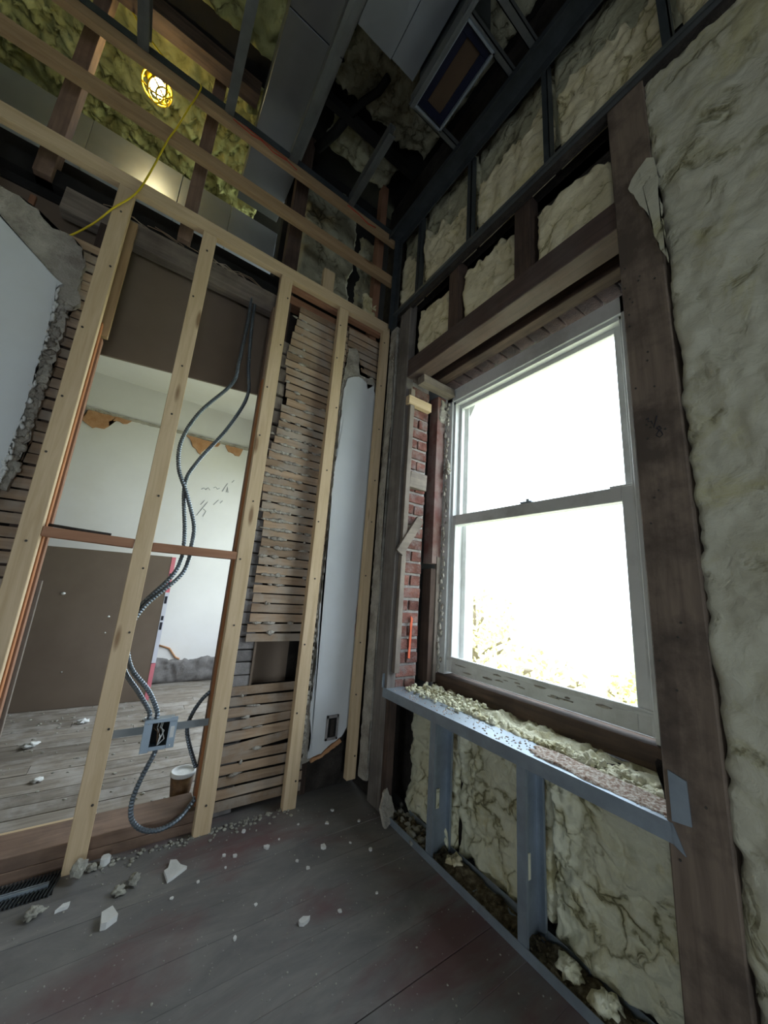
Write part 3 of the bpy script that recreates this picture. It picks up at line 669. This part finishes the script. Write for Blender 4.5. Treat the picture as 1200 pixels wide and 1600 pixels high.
# foam below the sill, behind the steel knee frame
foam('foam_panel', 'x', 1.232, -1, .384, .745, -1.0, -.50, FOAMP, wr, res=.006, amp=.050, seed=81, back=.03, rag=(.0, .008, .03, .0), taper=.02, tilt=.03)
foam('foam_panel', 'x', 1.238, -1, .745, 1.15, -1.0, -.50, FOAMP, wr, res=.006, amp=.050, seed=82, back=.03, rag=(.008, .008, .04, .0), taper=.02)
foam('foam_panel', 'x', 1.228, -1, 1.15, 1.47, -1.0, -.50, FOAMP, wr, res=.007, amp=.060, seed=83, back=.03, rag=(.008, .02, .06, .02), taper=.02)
box('sheathing', 1.275, 1.31, .30, 1.60, -1, -.49, DARK, wr, bev=0)
# foam ledge under the window
foam('foam_ledge', 'z', -.478, 1, 1.195, 1.45, .385, 1.50, FOAMP, wr, res=.006, amp=.05, seed=91, back=.03, rag=(.01, .0, .0, .02), taper=.02)
bm = bmesh.new()
for q in range(120):
    lump(bm, random.uniform(1.222, 1.265), random.uniform(.42, 1.10), -.478 + random.uniform(-.008, .008), random.uniform(.007, .020), random.uniform(.008, .022), random.uniform(.008, .018), q, 3, .6)
link('foam_lumps', bm, FOAMP, wr, True)['kind'] = 'stuff'
bm = bmesh.new()
for q in range(150): lump(bm, random.uniform(1.18, 1.36), random.uniform(1.10, 1.49), -.468 + random.uniform(-.004, .01), random.uniform(.004, .012), random.uniform(.004, .012), random.uniform(.003, .010), q, 1, .6)
link('foam_crumbs', bm, FOAMP, wr, True)['kind'] = 'stuff'
box('window_sill_board', 1.415, 1.50, .40, 1.51, -.485, -.415, darkwood('y'), wr, jit=.003)

# ------------------------------------------------------------------ window
wn = root('window_1', 1.46, .95, -.42, kind='structure')
bm = bmesh.new()
addbox(bm, 1.432, 1.53, 1.445, 1.492, -.415, 1.245, .002); addbox(bm, 1.432, 1.53, .40, .508, -.415, 1.245, .002); addbox(bm, 1.432, 1.53, .40, 1.492, 1.165, 1.245, .002)
link('window_frame', bm, VINYL, wn)
bm = bmesh.new()
addbox(bm, 1.446, 1.53, 1.43, 1.446, -.40, 1.165, .001); addbox(bm, 1.446, 1.53, .508, .520, -.40, 1.165, .001); addbox(bm, 1.446, 1.53, .508, 1.446, 1.148, 1.166, .001)
link('window_track', bm, VINYL, wn)
ls = root('lower_sash', 1.46, .95, -.40); ls.parent = wn; ls.location = W(1.46, .95, -.40) - W(1.46, .95, -.42); ROOTS[ls.name] = W(1.46, .95, -.40)
def sash(par, x0, x1, yl, yr, z0, z1, st_l, st_r, rb, rt):
    bm = bmesh.new(); addbox(bm, x0, x1, yl - st_l, yl, z0, z1, .002); link('stile', bm, VINYL, par)
    bm = bmesh.new(); addbox(bm, x0, x1, yr, yr + st_r, z0, z1, .002); link('stile', bm, VINYL, par)
    bm = bmesh.new(); addbox(bm, x0, x1, yr + st_r, yl - st_l, z0, z0 + rb, .002); link('bottom_rail', bm, VINYL, par)
    bm = bmesh.new(); addbox(bm, x0, x1, yr + st_r, yl - st_l, z1 - rt, z1, .002); link('top_rail', bm, VINYL, par)
    bm = bmesh.new(); addbox(bm, (x0 + x1) / 2 - .001, (x0 + x1) / 2 + .001, yr + st_r, yl - st_l, z0 + rb, z1 - rt, 0); link('pane', bm, GLASS, par)
sash(ls, 1.448, 1.474, 1.445, .512, -.400, .442, .034, .046, .075, .058)
bm = bmesh.new(); addbox(bm, 1.440, 1.452, .49, 1.442, -.332, -.322, .002); addbox(bm, 1.444, 1.452, .50, 1.442, -.343, -.332, .001); link('sill_nosing', bm, VINYL, ls)
us = root('upper_sash', 1.49, .95, .38); us.parent = wn; us.location = W(1.49, .95, .38) - W(1.46, .95, -.42); ROOTS[us.name] = W(1.49, .95, .38)
sash(us, 1.482, 1.508, 1.440, .520, .385, 1.155, .028, .036, .05, .03)
bm = bmesh.new(); addbox(bm, 1.444, 1.466, .93, .99, .442, .450, .002); addbox(bm, 1.448, 1.458, .945, .96, .449, .462, .002); link('sash_lock', bm, STEEL, ls)
box('sash_stop', 1.452, 1.476, .515, .60, .442, .450, VINYL, ls)
# peeling paint on the bottom rail
bm = bmesh.new()
for q in range(16):
    y = random.uniform(.6, 1.42); lump(bm, 1.4465, y, -.362 + random.uniform(-.025, .02), .002, random.uniform(.01, .04), random.uniform(.002, .005), q, 1, .5)
link('flaking_paint', bm, GRAY_PL, ls, True)['kind'] = 'stuff'
# exterior reveal boards seen through the glass
box('outer_casing', 1.53, 1.60, 1.40, 1.50, -.42, 1.24, VINYL, wn); box('outer_casing', 1.53, 1.60, .42, .52, -.42, 1.24, VINYL, wn)
box('outer_sill', 1.50, 1.66, .40, 1.50, -.45, -.40, VINYL, wn)
bm = bmesh.new(); addprism(bm, [(1.44, 1.18), (1.44, 1.02), (1.35, 1.16), (1.30, 1.18)], 'x', 1.54, 1.57); link('arch_corner', bm, VINYL, wn)

# ------------------------------------------------------------------ steel knee frame under the window
K = root('steel_knee_frame', 1.16, .95, -1, 'galvanized steel knee-wall frame standing under the window', 'wall frame')
def chan(name, y0, y1, z0, z1, up):
    bm = bmesh.new(); zb = z0 if up else z1 - .004
    addbox(bm, 1.108, 1.216, y0, y1, zb, zb + .004, 0); addbox(bm, 1.106, 1.109, y0, y1, z0, z1, 0); addbox(bm, 1.215, 1.218, y0, y1, z0, z1, 0)
    return link(name, bm, STEEL, K)
top = chan('sill_track', .372, 1.535, -.516, -.474, False)
chan('bottom_track', -.05, 1.42, -.999, -.972, True)
for y in (1.157, .752):
    bm = bmesh.new(); addbox(bm, 1.110, 1.214, y + .028, y + .031, -.995, -.480, 0)
    addbox(bm, 1.1095, 1.1125, y, y + .031, -.995, -.480, 0); addbox(bm, 1.2115, 1.214, y, y + .031, -.995, -.480, 0); addbox(bm, 1.112, 1.120, y, y + .002, -.995, -.48, 0); addbox(bm, 1.204, 1.212, y, y + .002, -.995, -.48, 0)
    st = link('stud', bm, STEEL, K)
    for zc in (-.80,):
        b2 = bmesh.new(); addbox(b2, 1.150, 1.168, y + .022, y + .0275, zc - .04, zc + .03, .002); link('foam_plug', b2, FOAMP, st)
# bent tabs
bm = bmesh.new(); addprism(bm, [(1.100, -.474), (1.160, -.474), (1.163, -.405), (1.100, -.410)], 'y', 1.532, 1.536)
link('end_tab', bm, STEEL, K)
bm = bmesh.new(); addprism(bm, [(.338, -.375), (.372, -.365), (.372, -.468), (.336, -.463)], 'x', 1.102, 1.106); link('end_tab', bm, STEEL, K)
bm = bmesh.new(); addprism(bm, [(.372, -.474), (.372, -.516), (.352, -.528)], 'x', 1.104, 1.107); link('end_tab', bm, STEEL, K)
# dirt lying in both channels
foam('grit_layer', 'z', -.4695, 1, 1.118, 1.210, .368, .74, SAWDUST, K, res=.004, amp=.006, seed=88, back=.004, rag=(.01, .01, 0, .10), taper=.008, fine=1.5)['kind'] = 'stuff'
bm = bmesh.new()
for q in range(420):
    y = .378 + (random.random() ** 2.4) * 1.1; lump(bm, random.uniform(1.120, 1.21), y, -.4735, *(random.uniform(.0015, .0045),) * 2, random.uniform(.001, .003), q, 1, .4)
tag(link('sill_rubble', bm, SAWDUST, None, True), 'fine red-brown rubble and grit lying on the steel sill track', 'debris', kind='stuff')
CHDIRT = plain('olive_brown_dirt', [(.35, (.07, .055, .035)), (.5, (.15, .12, .075)), (.65, (.28, .24, .16))], scale=45, rough=1, bs=.8, bumpd=.008)
foam('dirt_layer', 'z', -.990, 1, 1.113, 1.212, -.05, 1.42, CHDIRT, K, res=.006, amp=.022, seed=89, back=.004, rag=(.0, .0, 0, 0), taper=.01, fine=1.6)['kind'] = 'stuff'
bm = bmesh.new()
for q in range(110):
    y = random.uniform(.10, 1.45); lump(bm, random.uniform(1.12, 1.205), y, -.984, random.uniform(.003, .009), random.uniform(.003, .010), random.uniform(.003, .007), q, 1, .5)
tag(link('channel_dirt', bm, CHDIRT, None, True), 'olive-brown crumbs lying on the dirt in the bottom steel channel', 'debris', kind='stuff')
bm = bmesh.new()
for q in range(46):
    lump(bm, random.uniform(1.12, 1.24), random.uniform(1.22, 1.52), random.uniform(-.995, -.985), random.uniform(.008, .022), random.uniform(.008, .022), random.uniform(.008, .02), q, 1, .5)
tag(link('corner_rubble', bm, CHIPG, None, True), 'olive foam rubble heaped in the corner left of the steel studs', 'debris', kind='stuff')

# ------------------------------------------------------------------ curled tar paper at the sill end
tp = root('torn_tar_paper', 1.25, .41, -.47, 'curled torn brown paper sticking up at the right end of the sill', 'paper scrap')
bm = bmesh.new(); rows = []
for i in range(9):
    t = i / 8; rows.append([bm.verts.new(W(1.17 + .06 * t + .012 * math.sin(t * 5), .392 + .028 * math.sin(t * 2.6 + j * .3), -.475 + .02 * j * (1 - .25 * t) + .006 * math.sin(i * 2 + j))) for j in range(6)])
for i in range(8):
    for j in range(5): bm.faces.new((rows[i][j], rows[i + 1][j], rows[i + 1][j + 1], rows[i][j + 1]))
bmesh.ops.solidify(bm, geom=bm.faces[:], thickness=.002); link('sheet', bm, DARK, tp, True)
tube('white_edge', [(1.165, .39, -.385), (1.19, .405, -.375), (1.22, .41, -.37)], .004, CHIP, tp, n=5)

# handwriting: "5/8" on the column
def stroke(par, pts, r, m, plane, c, nm='handwriting'):
    bm = bmesh.new(); pp = [((c, a, b) if plane == 'x' else (a, c, b)) for a, b in pts]; addtube(bm, pp, r, 5); return bm
bm = bmesh.new()
for pts in ([(.352, .520), (.345, .523), (.347, .512), (.339, .511), (.337, .502)], [(.325, .522), (.335, .490)], [(.329, .486), (.322, .490), (.318, .482), (.326, .474), (.331, .465), (.324, .457), (.316, .463), (.320, .474), (.329, .486)]):
    addtube(bm, [(1.1073, a, b) for a, b in pts], .0012, 5)
link('handwriting', bm, INK, cl)
# faint pencil notes on the far wall
bm = bmesh.new()
for pts in ([(.42, .88), (.44, .90), (.46, .885), (.48, .91), (.50, .89)], [(.53, .92), (.55, .935), (.57, .915), (.59, .93)], [(.62, .90), (.66, 1.0)], [(.66, .90), (.665, .96), (.68, .90)], [(.70, 1.02), (.72, 1.05)], [(.42, .60), (.50, .76)], [(.47, .68), (.50, .66), (.48, .60)], [(.56, .74), (.60, .80)], [(.62, .77), (.64, .80)], [(.44, .72), (.47, .77)]):
    addtube(bm, [(a, 4.048, b) for a, b in pts], .004, 5)
link('pencil_note', bm, PENCIL, wall_back)
# line of missing moulding and the orange scars on the far wall
prism('moulding_gap', ragged([(-.70, 1.405), (1.2, 1.43), (1.2, 1.452), (-.70, 1.427)], .005, .03, 14), 'y', 4.03, 4.049, GRAY_PL, wall_back)
for s, pts in enumerate(([(-.62, 1.40), (-.50, 1.42), (-.28, 1.42), (-.30, 1.37), (-.42, 1.37), (-.46, 1.28), (-.55, 1.25), (-.64, 1.30)], [(.17, 1.42), (.36, 1.42), (.53, 1.42), (.46, 1.36), (.40, 1.33), (.34, 1.25), (.26, 1.30), (.24, 1.38)], [(.56, 1.42), (.76, 1.43), (.72, 1.33), (.60, 1.35)])):
    prism('plaster_scar', ragged(pts, .012, .03, s + 20), 'y', 4.035, 4.0495, ORANGE_PL, wall_back)
foam('rubble_base', 'y', 4.02, -1, .0, 1.25, -1.0, -.78, GRAYBRICK, wall_back, res=.018, amp=.05, seed=32, back=.03, rag=(0, 0, 0, .03))
tube('wall_crack', [(.31, 4.04, -.66), (.40, 4.04, -.69), (.46, 4.04, -.77), (.50, 4.04, -.79)], .008, ORANGE_PL, wall_back, n=5)

# ------------------------------------------------------------------ drywall sheet in the far room
dw_ = root('drywall_sheet', -.2, 3.56, -1, 'large brown-backed drywall sheet standing on edge with a pink-taped end', 'drywall sheet')
prism('board', [(-1.6, -1.0), (.245, -.998), (.245, .14), (-1.6, .13)], 'y', 3.56, 3.58, GYP, dw_)
for a, b, m in ((-1.0, -.72, PINK), (-.72, -.40, PALETAPE), (-.40, -.16, PALETAPE), (-.16, .14, PINK)):
    box('edge_tape', .245, .275, 3.558, 3.583, a + .002, b - .002, m, dw_, bev=0)
for z0, z1 in ((-.46, -.40), (-.385, -.35), (-.25, -.19), (-.13, -.07), (-.05, .0)): box('edge_print', .25, .268, 3.5565, 3.558, z0, z1, INK, dw_, bev=0)
for a, b, r in ((-.40, -.20, .016), (-.10, -.36, .010), (-.1, -.48, .007), (-.3, -.75, .006)):
    bm = bmesh.new(); lump(bm, a, 3.558, b, r, .003, r * .7, int(r * 999), 1, .4); link('compound_spot', bm, CHIP, dw_, True)

# ------------------------------------------------------------------ armored cables and the electrical box
def cable(name, pts, label, r=.0095):
    p = resample(smooth_path(pts, 14), .0055)
    bm = bmesh.new(); addtube(bm, p, r, 8, coil=r * .78)
    return single(name, bm, CABLE, label, 'cable', smooth=False, group='armored cables at the steel box')
cable('armored_cable', [(.262, 1.86, 1.53), (.262, 1.84, 1.35), (.25, 1.81, 1.1), (.235, 1.80, .96), (.12, 1.80, .76), (.07, 1.80, .60), (.08, 1.80, .47), (.13, 1.80, .36), (.183, 1.795, .22), (.187, 1.785, .12), (.187, 1.785, .07), (.165, 1.79, -.01), (.06, 1.80, -.14), (.025, 1.80, -.25), (.055, 1.79, -.37), (.13, 1.775, -.46), (.172, 1.765, -.535), (.176, 1.76, -.565)], 'left armored cable, bowing widest to the left above the red-brown crosspiece')
cable('armored_cable', [(.285, 1.86, 1.50), (.285, 1.84, 1.35), (.30, 1.82, 1.1), (.315, 1.80, .92), (.25, 1.81, .72), (.15, 1.815, .52), (.118, 1.815, .40), (.150, 1.80, .20), (.158, 1.785, .12), (.158, 1.785, .07), (.135, 1.785, -.01), (.04, 1.815, -.15), (.003, 1.815, -.26), (.035, 1.805, -.38), (.10, 1.79, -.47), (.146, 1.765, -.535), (.150, 1.76, -.565)], 'right armored cable, hanging straightest below the brown board')
cable('armored_cable', [(.195, 1.745, -.655), (.185, 1.735, -.69), (.16, 1.735, -.76), (.145, 1.735, -.83), (.155, 1.73, -.89), (.195, 1.725, -.93), (.25, 1.725, -.945), (.31, 1.73, -.93), (.355, 1.75, -.895), (.368, 1.765, -.88)], 'low armored cable looping from the box down to the timber sill')
cable('armored_cable', [(.385, 1.83, -.49), (.345, 1.83, -.53), (.315, 1.83, -.585), (.305, 1.83, -.64), (.325, 1.83, -.71), (.365, 1.83, -.80)], 'short gray armored cable arching beside the third stud')
eb = root('electrical_box', .19, 1.74, -.66, 'open galvanized switch box with wires, held on a strip between studs', 'electrical box')
bm = bmesh.new()
addbox(bm, .140, .240, 1.775, 1.779, -.655, -.565, 0)
addbox(bm, .140, .143, 1.722, 1.777, -.655, -.565, 0); addbox(bm, .237, .240, 1.722, 1.777, -.655, -.565, 0)
addbox(bm, .140, .240, 1.722, 1.777, -.658, -.655, 0); addbox(bm, .140, .240, 1.722, 1.777, -.565, -.562, 0); link('box_shell', bm, STEEL, eb)
bm = bmesh.new(); addbox(bm, .135, .163, 1.716, 1.721, -.668, -.558, .001); addbox(bm, .220, .247, 1.716, 1.721, -.662, -.552, .001); addbox(bm, .135, .247, 1.712, 1.721, -.566, -.554, .001); addbox(bm, .163, .220, 1.717, 1.721, -.664, -.650, .001)
link('cover_ring', bm, plain('bright_steel', [(.3, (.34, .42, .50)), (.7, (.44, .52, .60))], rough=.4, metal=.5, bs=.05), eb)
box('label_sticker', .226, .240, 1.7150, 1.716, -.625, -.585, CHIP, eb, bev=0)
box('back_wall', .146, .235, 1.765, 1.774, -.652, -.568, BLACK, eb, bev=0)
for a, b in ((.178, -.60), (.19, -.62), (.20, -.60), (.205, -.63), (.185, -.59)):
    tube('wire', [(a, 1.76, -.566), (a - .008, 1.735, -.59), (a + .006, 1.727, b), (.19, 1.73, -.652)], .0022, CARD if a < .19 else CHIP, eb, n=5)
for a, b in ((.043, .139), (.241, .369)): box('mounting_strip', a, b, 1.750, 1.754, -.612, -.585, plain('dull_strip_steel', [(.3, (.20, .22, .23)), (.7, (.27, .29, .30))], rough=.5, metal=.4), eb, bev=0)
for xx in (.151, .232):
    bm = bmesh.new(); lump(bm, xx, 1.715, -.567 if xx < .2 else -.652, .003, .002, .003, 3, 1, 0); link('screw', bm, CHIP, eb, True)

# ------------------------------------------------------------------ caged work light with its cord
L = root('caged_work_light', -.372, 1.93, 2.50, 'glowing bulb in a bright yellow plastic cage hung from the highest rail', 'work light')
cx, cy, cz = -.362, 1.93, 2.545
ax = Vector((.45, -.35, -.82)).normalized(); e1 = ax.cross(Vector((0, 1, 0))).normalized(); e2 = ax.cross(e1)
def cp(t, r, a): return tuple(Vector((cx, cy, cz)) + ax * t + (e1 * math.cos(a) + e2 * math.sin(a)) * r)
prof = [(-.10, .030), (-.075, .052), (-.03, .066), (.02, .062), (.06, .046), (.085, .022), (.092, .004)]
for k in range(6): tube('cage_rib', [cp(t, r, k * math.pi / 3) for t, r in prof], .0045, YEL, L, n=6)
for t, r in ((-.03, .066), (.035, .058), (.075, .034)): tube('cage_ring', [cp(t, r, a * math.pi / 10) for a in range(21)], .0045, YEL, L, n=6)
bm = bmesh.new(); lump(bm, cx, cy, cz, .034, .034, .044, 1, 3, 0); link('bulb', bm, BULB, L, True)
tube('socket', [cp(-.045, 0, 0), cp(-.10, 0, 0), cp(-.15, 0, 0)], .020, YEL, L, n=12)
tube('hook', [cp(-.15, 0, 0), cp(-.19, .01, 0), cp(-.21, .0, 1)], .004, STEEL, L, n=6)
bm = bmesh.new(); addtube(bm, smooth_path([(-.55, 1.80, 2.76), (-.46, 1.80, 2.66), (-.30, 1.76, 2.50), (-.21, 1.735, 2.46), (-.165, 1.703, 2.44), (-.17, 1.70, 2.36), (-.19, 1.70, 2.25), (-.215, 1.702, 2.1), (-.235, 1.702, 2.0), (-.262, 1.703, 1.80), (-.285, 1.703, 1.66), (-.31, 1.700, 1.58), (-.35, 1.703, 1.50), (-.40, 1.74, 1.42), (-.47, 1.80, 1.36), (-.52, 1.83, 1.33)], 8), .0038, 6)
single('yellow_cord', bm, YELCORD, 'thin yellow extension cord draped over the rails and down past the first stud', 'cord', smooth=True)

# ------------------------------------------------------------------ cup, register
cu = root('paper_cup', .385, 1.965, -1, 'brown takeaway paper cup with a white lid behind the third stud', 'cup')
def ring_lathe(bm, x, y, prof, n=28):
    rs = []
    for r, z in prof: rs.append([bm.verts.new(W(x + r * math.cos(2 * math.pi * k / n), y + r * math.sin(2 * math.pi * k / n), z)) for k in range(n)])
    for a, b in zip(rs, rs[1:]):
        for k in range(n): bm.faces.new((a[k], a[(k + 1) % n], b[(k + 1) % n], b[k]))
    bm.faces.new(rs[0][::-1]); bm.faces.new(rs[-1])
bm = bmesh.new(); ring_lathe(bm, .345, 1.985, [(.036, -1.0), (.036, -.998), (.049, -.882)]); link('cup_body', bm, plain('brown_printed_paper', [(.35, (.035, .02, .012)), (.55, (.15, .08, .035)), (.7, (.30, .18, .08))], scale=10, rough=.5, bs=0), cu, True)
bm = bmesh.new(); ring_lathe(bm, .345, 1.985, [(.051, -.884), (.0525, -.881), (.0525, -.874), (.049, -.868), (.045, -.868), (.043, -.876), (.02, -.877), (.001, -.876)]); link('cup_lid', bm, CHIP, cu, True)
vr = root('floor_register', -.3, 1.68, -1, 'dark slotted metal floor register lying along the timber sill', 'vent')
bm = bmesh.new()
addbox(bm, -.66, -.045, 1.684, 1.690, -.999, -.988, 0); addbox(bm, -.66, -.045, 1.672, 1.678, -.999, -.986, 0)
link('rail', bm, STEEL, vr)
bm = bmesh.new(); q = -.655
while q < -.02: addbox(bm, q, q + .003, 1.632, 1.742, -.9985, -.992, 0, Matrix.Rotation(-.25, 4, 'Z')); q += .0095
o = link('slat', bm, DARKSTEEL, vr); o['kind'] = 'stuff'
box('under_plate', -.66, -.03, 1.640, 1.735, -1.0, -.9975, BLACK, vr, bev=0)

# ------------------------------------------------------------------ plaster chips on the floor
STAR = [(.271, 1.519), (.290, 1.529), (.333, 1.556), (.315, 1.578), (.306, 1.607), (.287, 1.617), (.278, 1.579), (.265, 1.571)]
BLOCK = [(.102, 1.428), (.115, 1.425), (.14, 1.443), (.127, 1.481), (.101, 1.472)]
def chip(name, x, y, r, seed, mat, label, cat='debris', group=None, t=.010, n=7, sx=1, sy=1, rot=0):
    rnd = random.Random(seed); pts = []
    for k in range(n):
        a = 2 * math.pi * k / n + rnd.uniform(-.25, .25); rr = r * rnd.uniform(.6, 1.1); px, py = rr * math.cos(a) * sx, rr * math.sin(a) * sy
        pts.append((x + px * math.cos(rot) - py * math.sin(rot), y + px * math.sin(rot) + py * math.cos(rot)))
    bm = bmesh.new(); addprism(bm, ragged(pts, r * .05, r * .3, seed), 'z', -1.0, -1.0 + t)
    return single(name, bm, mat, label, cat, group)
def clod(name, x, y, r, seed, mat, label, cat='debris', group=None, h=.7):
    bm = bmesh.new(); lump(bm, x, y, -1 + r * h * .7, r, r, r * h, seed, 3, .8)
    mn = min(v.co.z for v in bm.verts)
    for v in bm.verts: v.co.z -= mn
    return single(name, bm, mat, label, cat, group, True)
bm = bmesh.new(); addprism(bm, ragged(STAR, .0015, .03, 2), 'z', -1.0, -.990)
single('plaster_chip', bm, CHIP, 'largest flat white plaster chip on the floor, jagged and star-shaped', 'debris')
bm = bmesh.new(); addprism(bm, ragged(BLOCK, .0015, .03, 3), 'z', -1.0, -.982)
single('plaster_chip', bm, CHIP, 'thick white plaster block lying nearest the bottom left, below the star-shaped chip', 'debris')
chip('plaster_chip', .006, 1.563, .020, 4, CHIP, 'small white triangular plaster chip near the end of the floor register', sx=1.3, sy=.6, rot=.6, n=4)
chip('plaster_chip', .095, 1.712, .017, 5, CHIP, 'white chip leaning at the foot of the timber sill right of the second stud', sx=1.0, t=.022)
chip('plaster_chip', .609, 1.17, .016, 6, CHIP, 'lone small white chip in the middle of the open floor', sx=1.2, sy=.7)
clod('plaster_lump', .024, 1.672, .019, 11, CHIPG, 'knobbly pale foam lump at the foot of the second stud', h=1)
clod('plaster_lump', .062, 1.70, .013, 12, CHIPG, 'small flat yellowish lump between the second stud and a white chip')
clod('plaster_lump', .141, 1.545, .015, 13, CHIPG, 'pale lump, left half of a broken pair in mid floor')
clod('plaster_lump', .180, 1.569, .016, 14, CHIPG, 'gray rubble lump, right half of a broken pair in mid floor')
clod('plaster_lump', -.060, 1.570, .020, 15, CHIPG, 'ragged gray crumbling lump right beside the floor register', h=.5)
bm = bmesh.new(); addprism(bm, ragged([(1.055, -.96), (1.07, -1.0), (1.115, -.985), (1.14, -.95), (1.138, -.90), (1.115, -.865), (1.085, -.89), (1.06, -.925)], .005, .012, 6), 'y', 1.40, 1.412)
bmesh.ops.rotate(bm, verts=bm.verts, cent=W(1.1, 1.41, -1), matrix=Matrix.Rotation(math.radians(-28), 3, 'X') @ Matrix.Rotation(.3, 3, 'Z'))
mn = min(v.co.z for v in bm.verts)
for v in bm.verts: v.co.z -= mn
single('plaster_chip', bm, GRAY_PL, 'ragged gray plaster piece propped up in the far corner by the rubble', 'debris')
for i, (x, y, r) in enumerate(((.603, 1.529, .012), (.794, 1.427, .013), (.457, 1.56, .009), (.49, 1.54, .009), (.70, 1.36, .009), (.95, 1.33, .010), (.87, 1.55, .009), (.68, 1.41, .007), (.45, 1.50, .006), (.76, 1.60, .006), (.90, 1.40, .006), (.55, 1.66, .010), (.66, 1.55, .006), (.28, 1.45, .006), (.36, 1.48, .006), (.5, 1.30, .006), (.72, 1.15, .007), (.86, 1.15, .006), (.42, 1.22, .007), (.93, 1.62, .009), (1.0, 1.50, .008))):
    chip('plaster_crumb', x, y, r, 40 + i, CHIP, {0: 'white crumb in mid floor, straight out from the third stud', 1: 'white crumb farther right in mid floor, midway to the propped plaster piece', 5: 'crumb nearest the far steel stud foot on the open floor', 11: 'thin pale crumb against the lath wall right of the third stud', 16: 'crumb nearest the lone chip on its right', 20: 'crumb just before the propped gray plaster piece'}.get(i, 'tiny white plaster crumb scattered on the painted floor'), group='tiny white crumbs on the painted floor', t=r * .6, n=6)
clod('foam_chunk', 1.16, .56, .030, 21, FOAMP, 'pale foam chunk in the bottom channel right of the near steel stud', h=.7)
clod('foam_chunk', 1.165, .66, .026, 22, FOAMP, 'long pale foam chunk at the foot of the near steel stud', h=.7)
clod('foam_chunk', 1.155, .44, .018, 23, FOAM, 'smallest foam chunk in the channel, nearest the brown column')
clod('foam_chunk', 1.18, 1.10, .024, 24, FOAM, 'foam chunk in the channel beside the far steel stud')
for i, (x, y) in enumerate(((-.10, 3.2), (-.30, 2.9), (.02, 2.75), (-.2, 2.45), (.25, 3.1), (-.45, 2.6))):
    clod('plaster_lump', x, y, .03 if i < 3 else .02, 30 + i, CHIP, ('farthest white lump on the next room boards', 'white lump below the middle of the brown drywall sheet', 'white lump seen just left of the second stud', 'small white lump nearest the timber sill', 'white lump seen between the second stud and the cables', 'leftmost white lump on the next room boards')[i], group='white lumps on the next room floor', h=.35)
bm = bmesh.new()
for q in range(170):
    x, y = random.uniform(.02, .80), 1.735 - abs(random.gauss(0, .03)); lump(bm, x, y, -.998, *(random.uniform(.002, .009),) * 2, random.uniform(.002, .006), q, 1, .5)
for q in range(330):
    x, y = random.uniform(-.2, 1.1), random.uniform(.6, 1.7); r = random.uniform(.001, .0032); lump(bm, x, y, -.9995, r, r, r * .7, q, 1, .5)
tag(link('floor_grit', bm, CHIPG, None, True), 'fine plaster grit swept along the sill and over the painted floor', 'debris', kind='stuff')
bm = bmesh.new()
for q in range(160):
    x, y = random.uniform(-.6, .4), random.uniform(1.98, 3.6); r = random.uniform(.003, .009); lump(bm, x, y, -.999, r * 1.3, r, r * .5, q, 1, .5)
tag(link('board_grit', bm, CHIPG, None, True), 'plaster grit strewn over the bare boards of the next room', 'debris', kind='stuff')
# stringy debris in the gap over the doorway
bm = bmesh.new()
for q in range(16):
    x = random.uniform(-.5, .2); addtube(bm, [(x, 1.86, 1.625 + random.uniform(0, .03)), (x + .06, 1.855, 1.62 + random.uniform(0, .03)), (x + .13, 1.86, 1.60 + random.uniform(0, .03))], .002, 4)
link('splinters', bm, lathwood('x'), wl)['kind'] = 'stuff'

# ------------------------------------------------------------------ outside
gr = bmesh.new(); addbox(gr, 1.8, 60, -30, 60, -4.2, -4.1, 0); o = link('lawn', gr, GROUND); tag(o, kind='structure')
def tree(x, y, zb, ztop, rad, seed, label):
    rnd = random.Random(seed); t = root('tree', x, y, zb, label, 'tree', 'trees beyond the window')
    bm = bmesh.new(); addtube(bm, [(x, y, zb), (x + .05, y, zb + .5 * (ztop - zb)), (x, y + .1, ztop - .3)], .12, 8)
    for k in range(6):
        a = rnd.uniform(0, 6.28); h = zb + (ztop - zb) * rnd.uniform(.35, .7); addtube(bm, [(x, y, h), (x + rad * .4 * math.cos(a), y + rad * .4 * math.sin(a), h + .5), (x + rad * .8 * math.cos(a), y + rad * .8 * math.sin(a), h + .8)], .045, 6)
    link('trunk', bm, TREEBARK, t)
    vs, fs = [], []; o_ = off(t)
    for k in range(1500):
        d = Vector((rnd.gauss(0, 1), rnd.gauss(0, 1), rnd.gauss(0, 1))).normalized() * (rnd.random() ** .4)
        if noise.noise(d * 2.2 + Vector((seed, 0, 0))) < -.12: continue
        c = W(x + d.x * rad, y + d.y * rad, (ztop + zb) / 2 + .25 * (ztop - zb) + d.z * (ztop - zb) * .30) - o_
        n = Vector((rnd.gauss(0, 1), rnd.gauss(0, 1), rnd.gauss(0, 1))).normalized(); a = n.orthogonal().normalized() * .10; b = n.cross(a); i = len(vs)
        vs += [c - a, c - b * .6, c + a, c + b * .6]; fs.append((i, i + 1, i + 2, i + 3))
    me = bpy.data.meshes.new('foliage'); me.from_pydata(vs, [], fs); me.materials.append(LEAF)
    ob = bpy.data.objects.new('foliage', me); C.objects.link(ob); ob.parent = t; ob['kind'] = 'stuff'
tree(8.6, 7.5, -4.1, .25, 1.3, 1, 'taller yellow-green tree at the left side of the lower pane')
tree(7.2, 4.7, -4.1, -1.15, 1.2, 2, 'middle bushy yellow-green tree along the bottom of the lower pane')
tree(9.5, 3.4, -4.1, -1.45, 1.0, 3, 'lowest yellow-green tree near the bottom right of the lower pane')
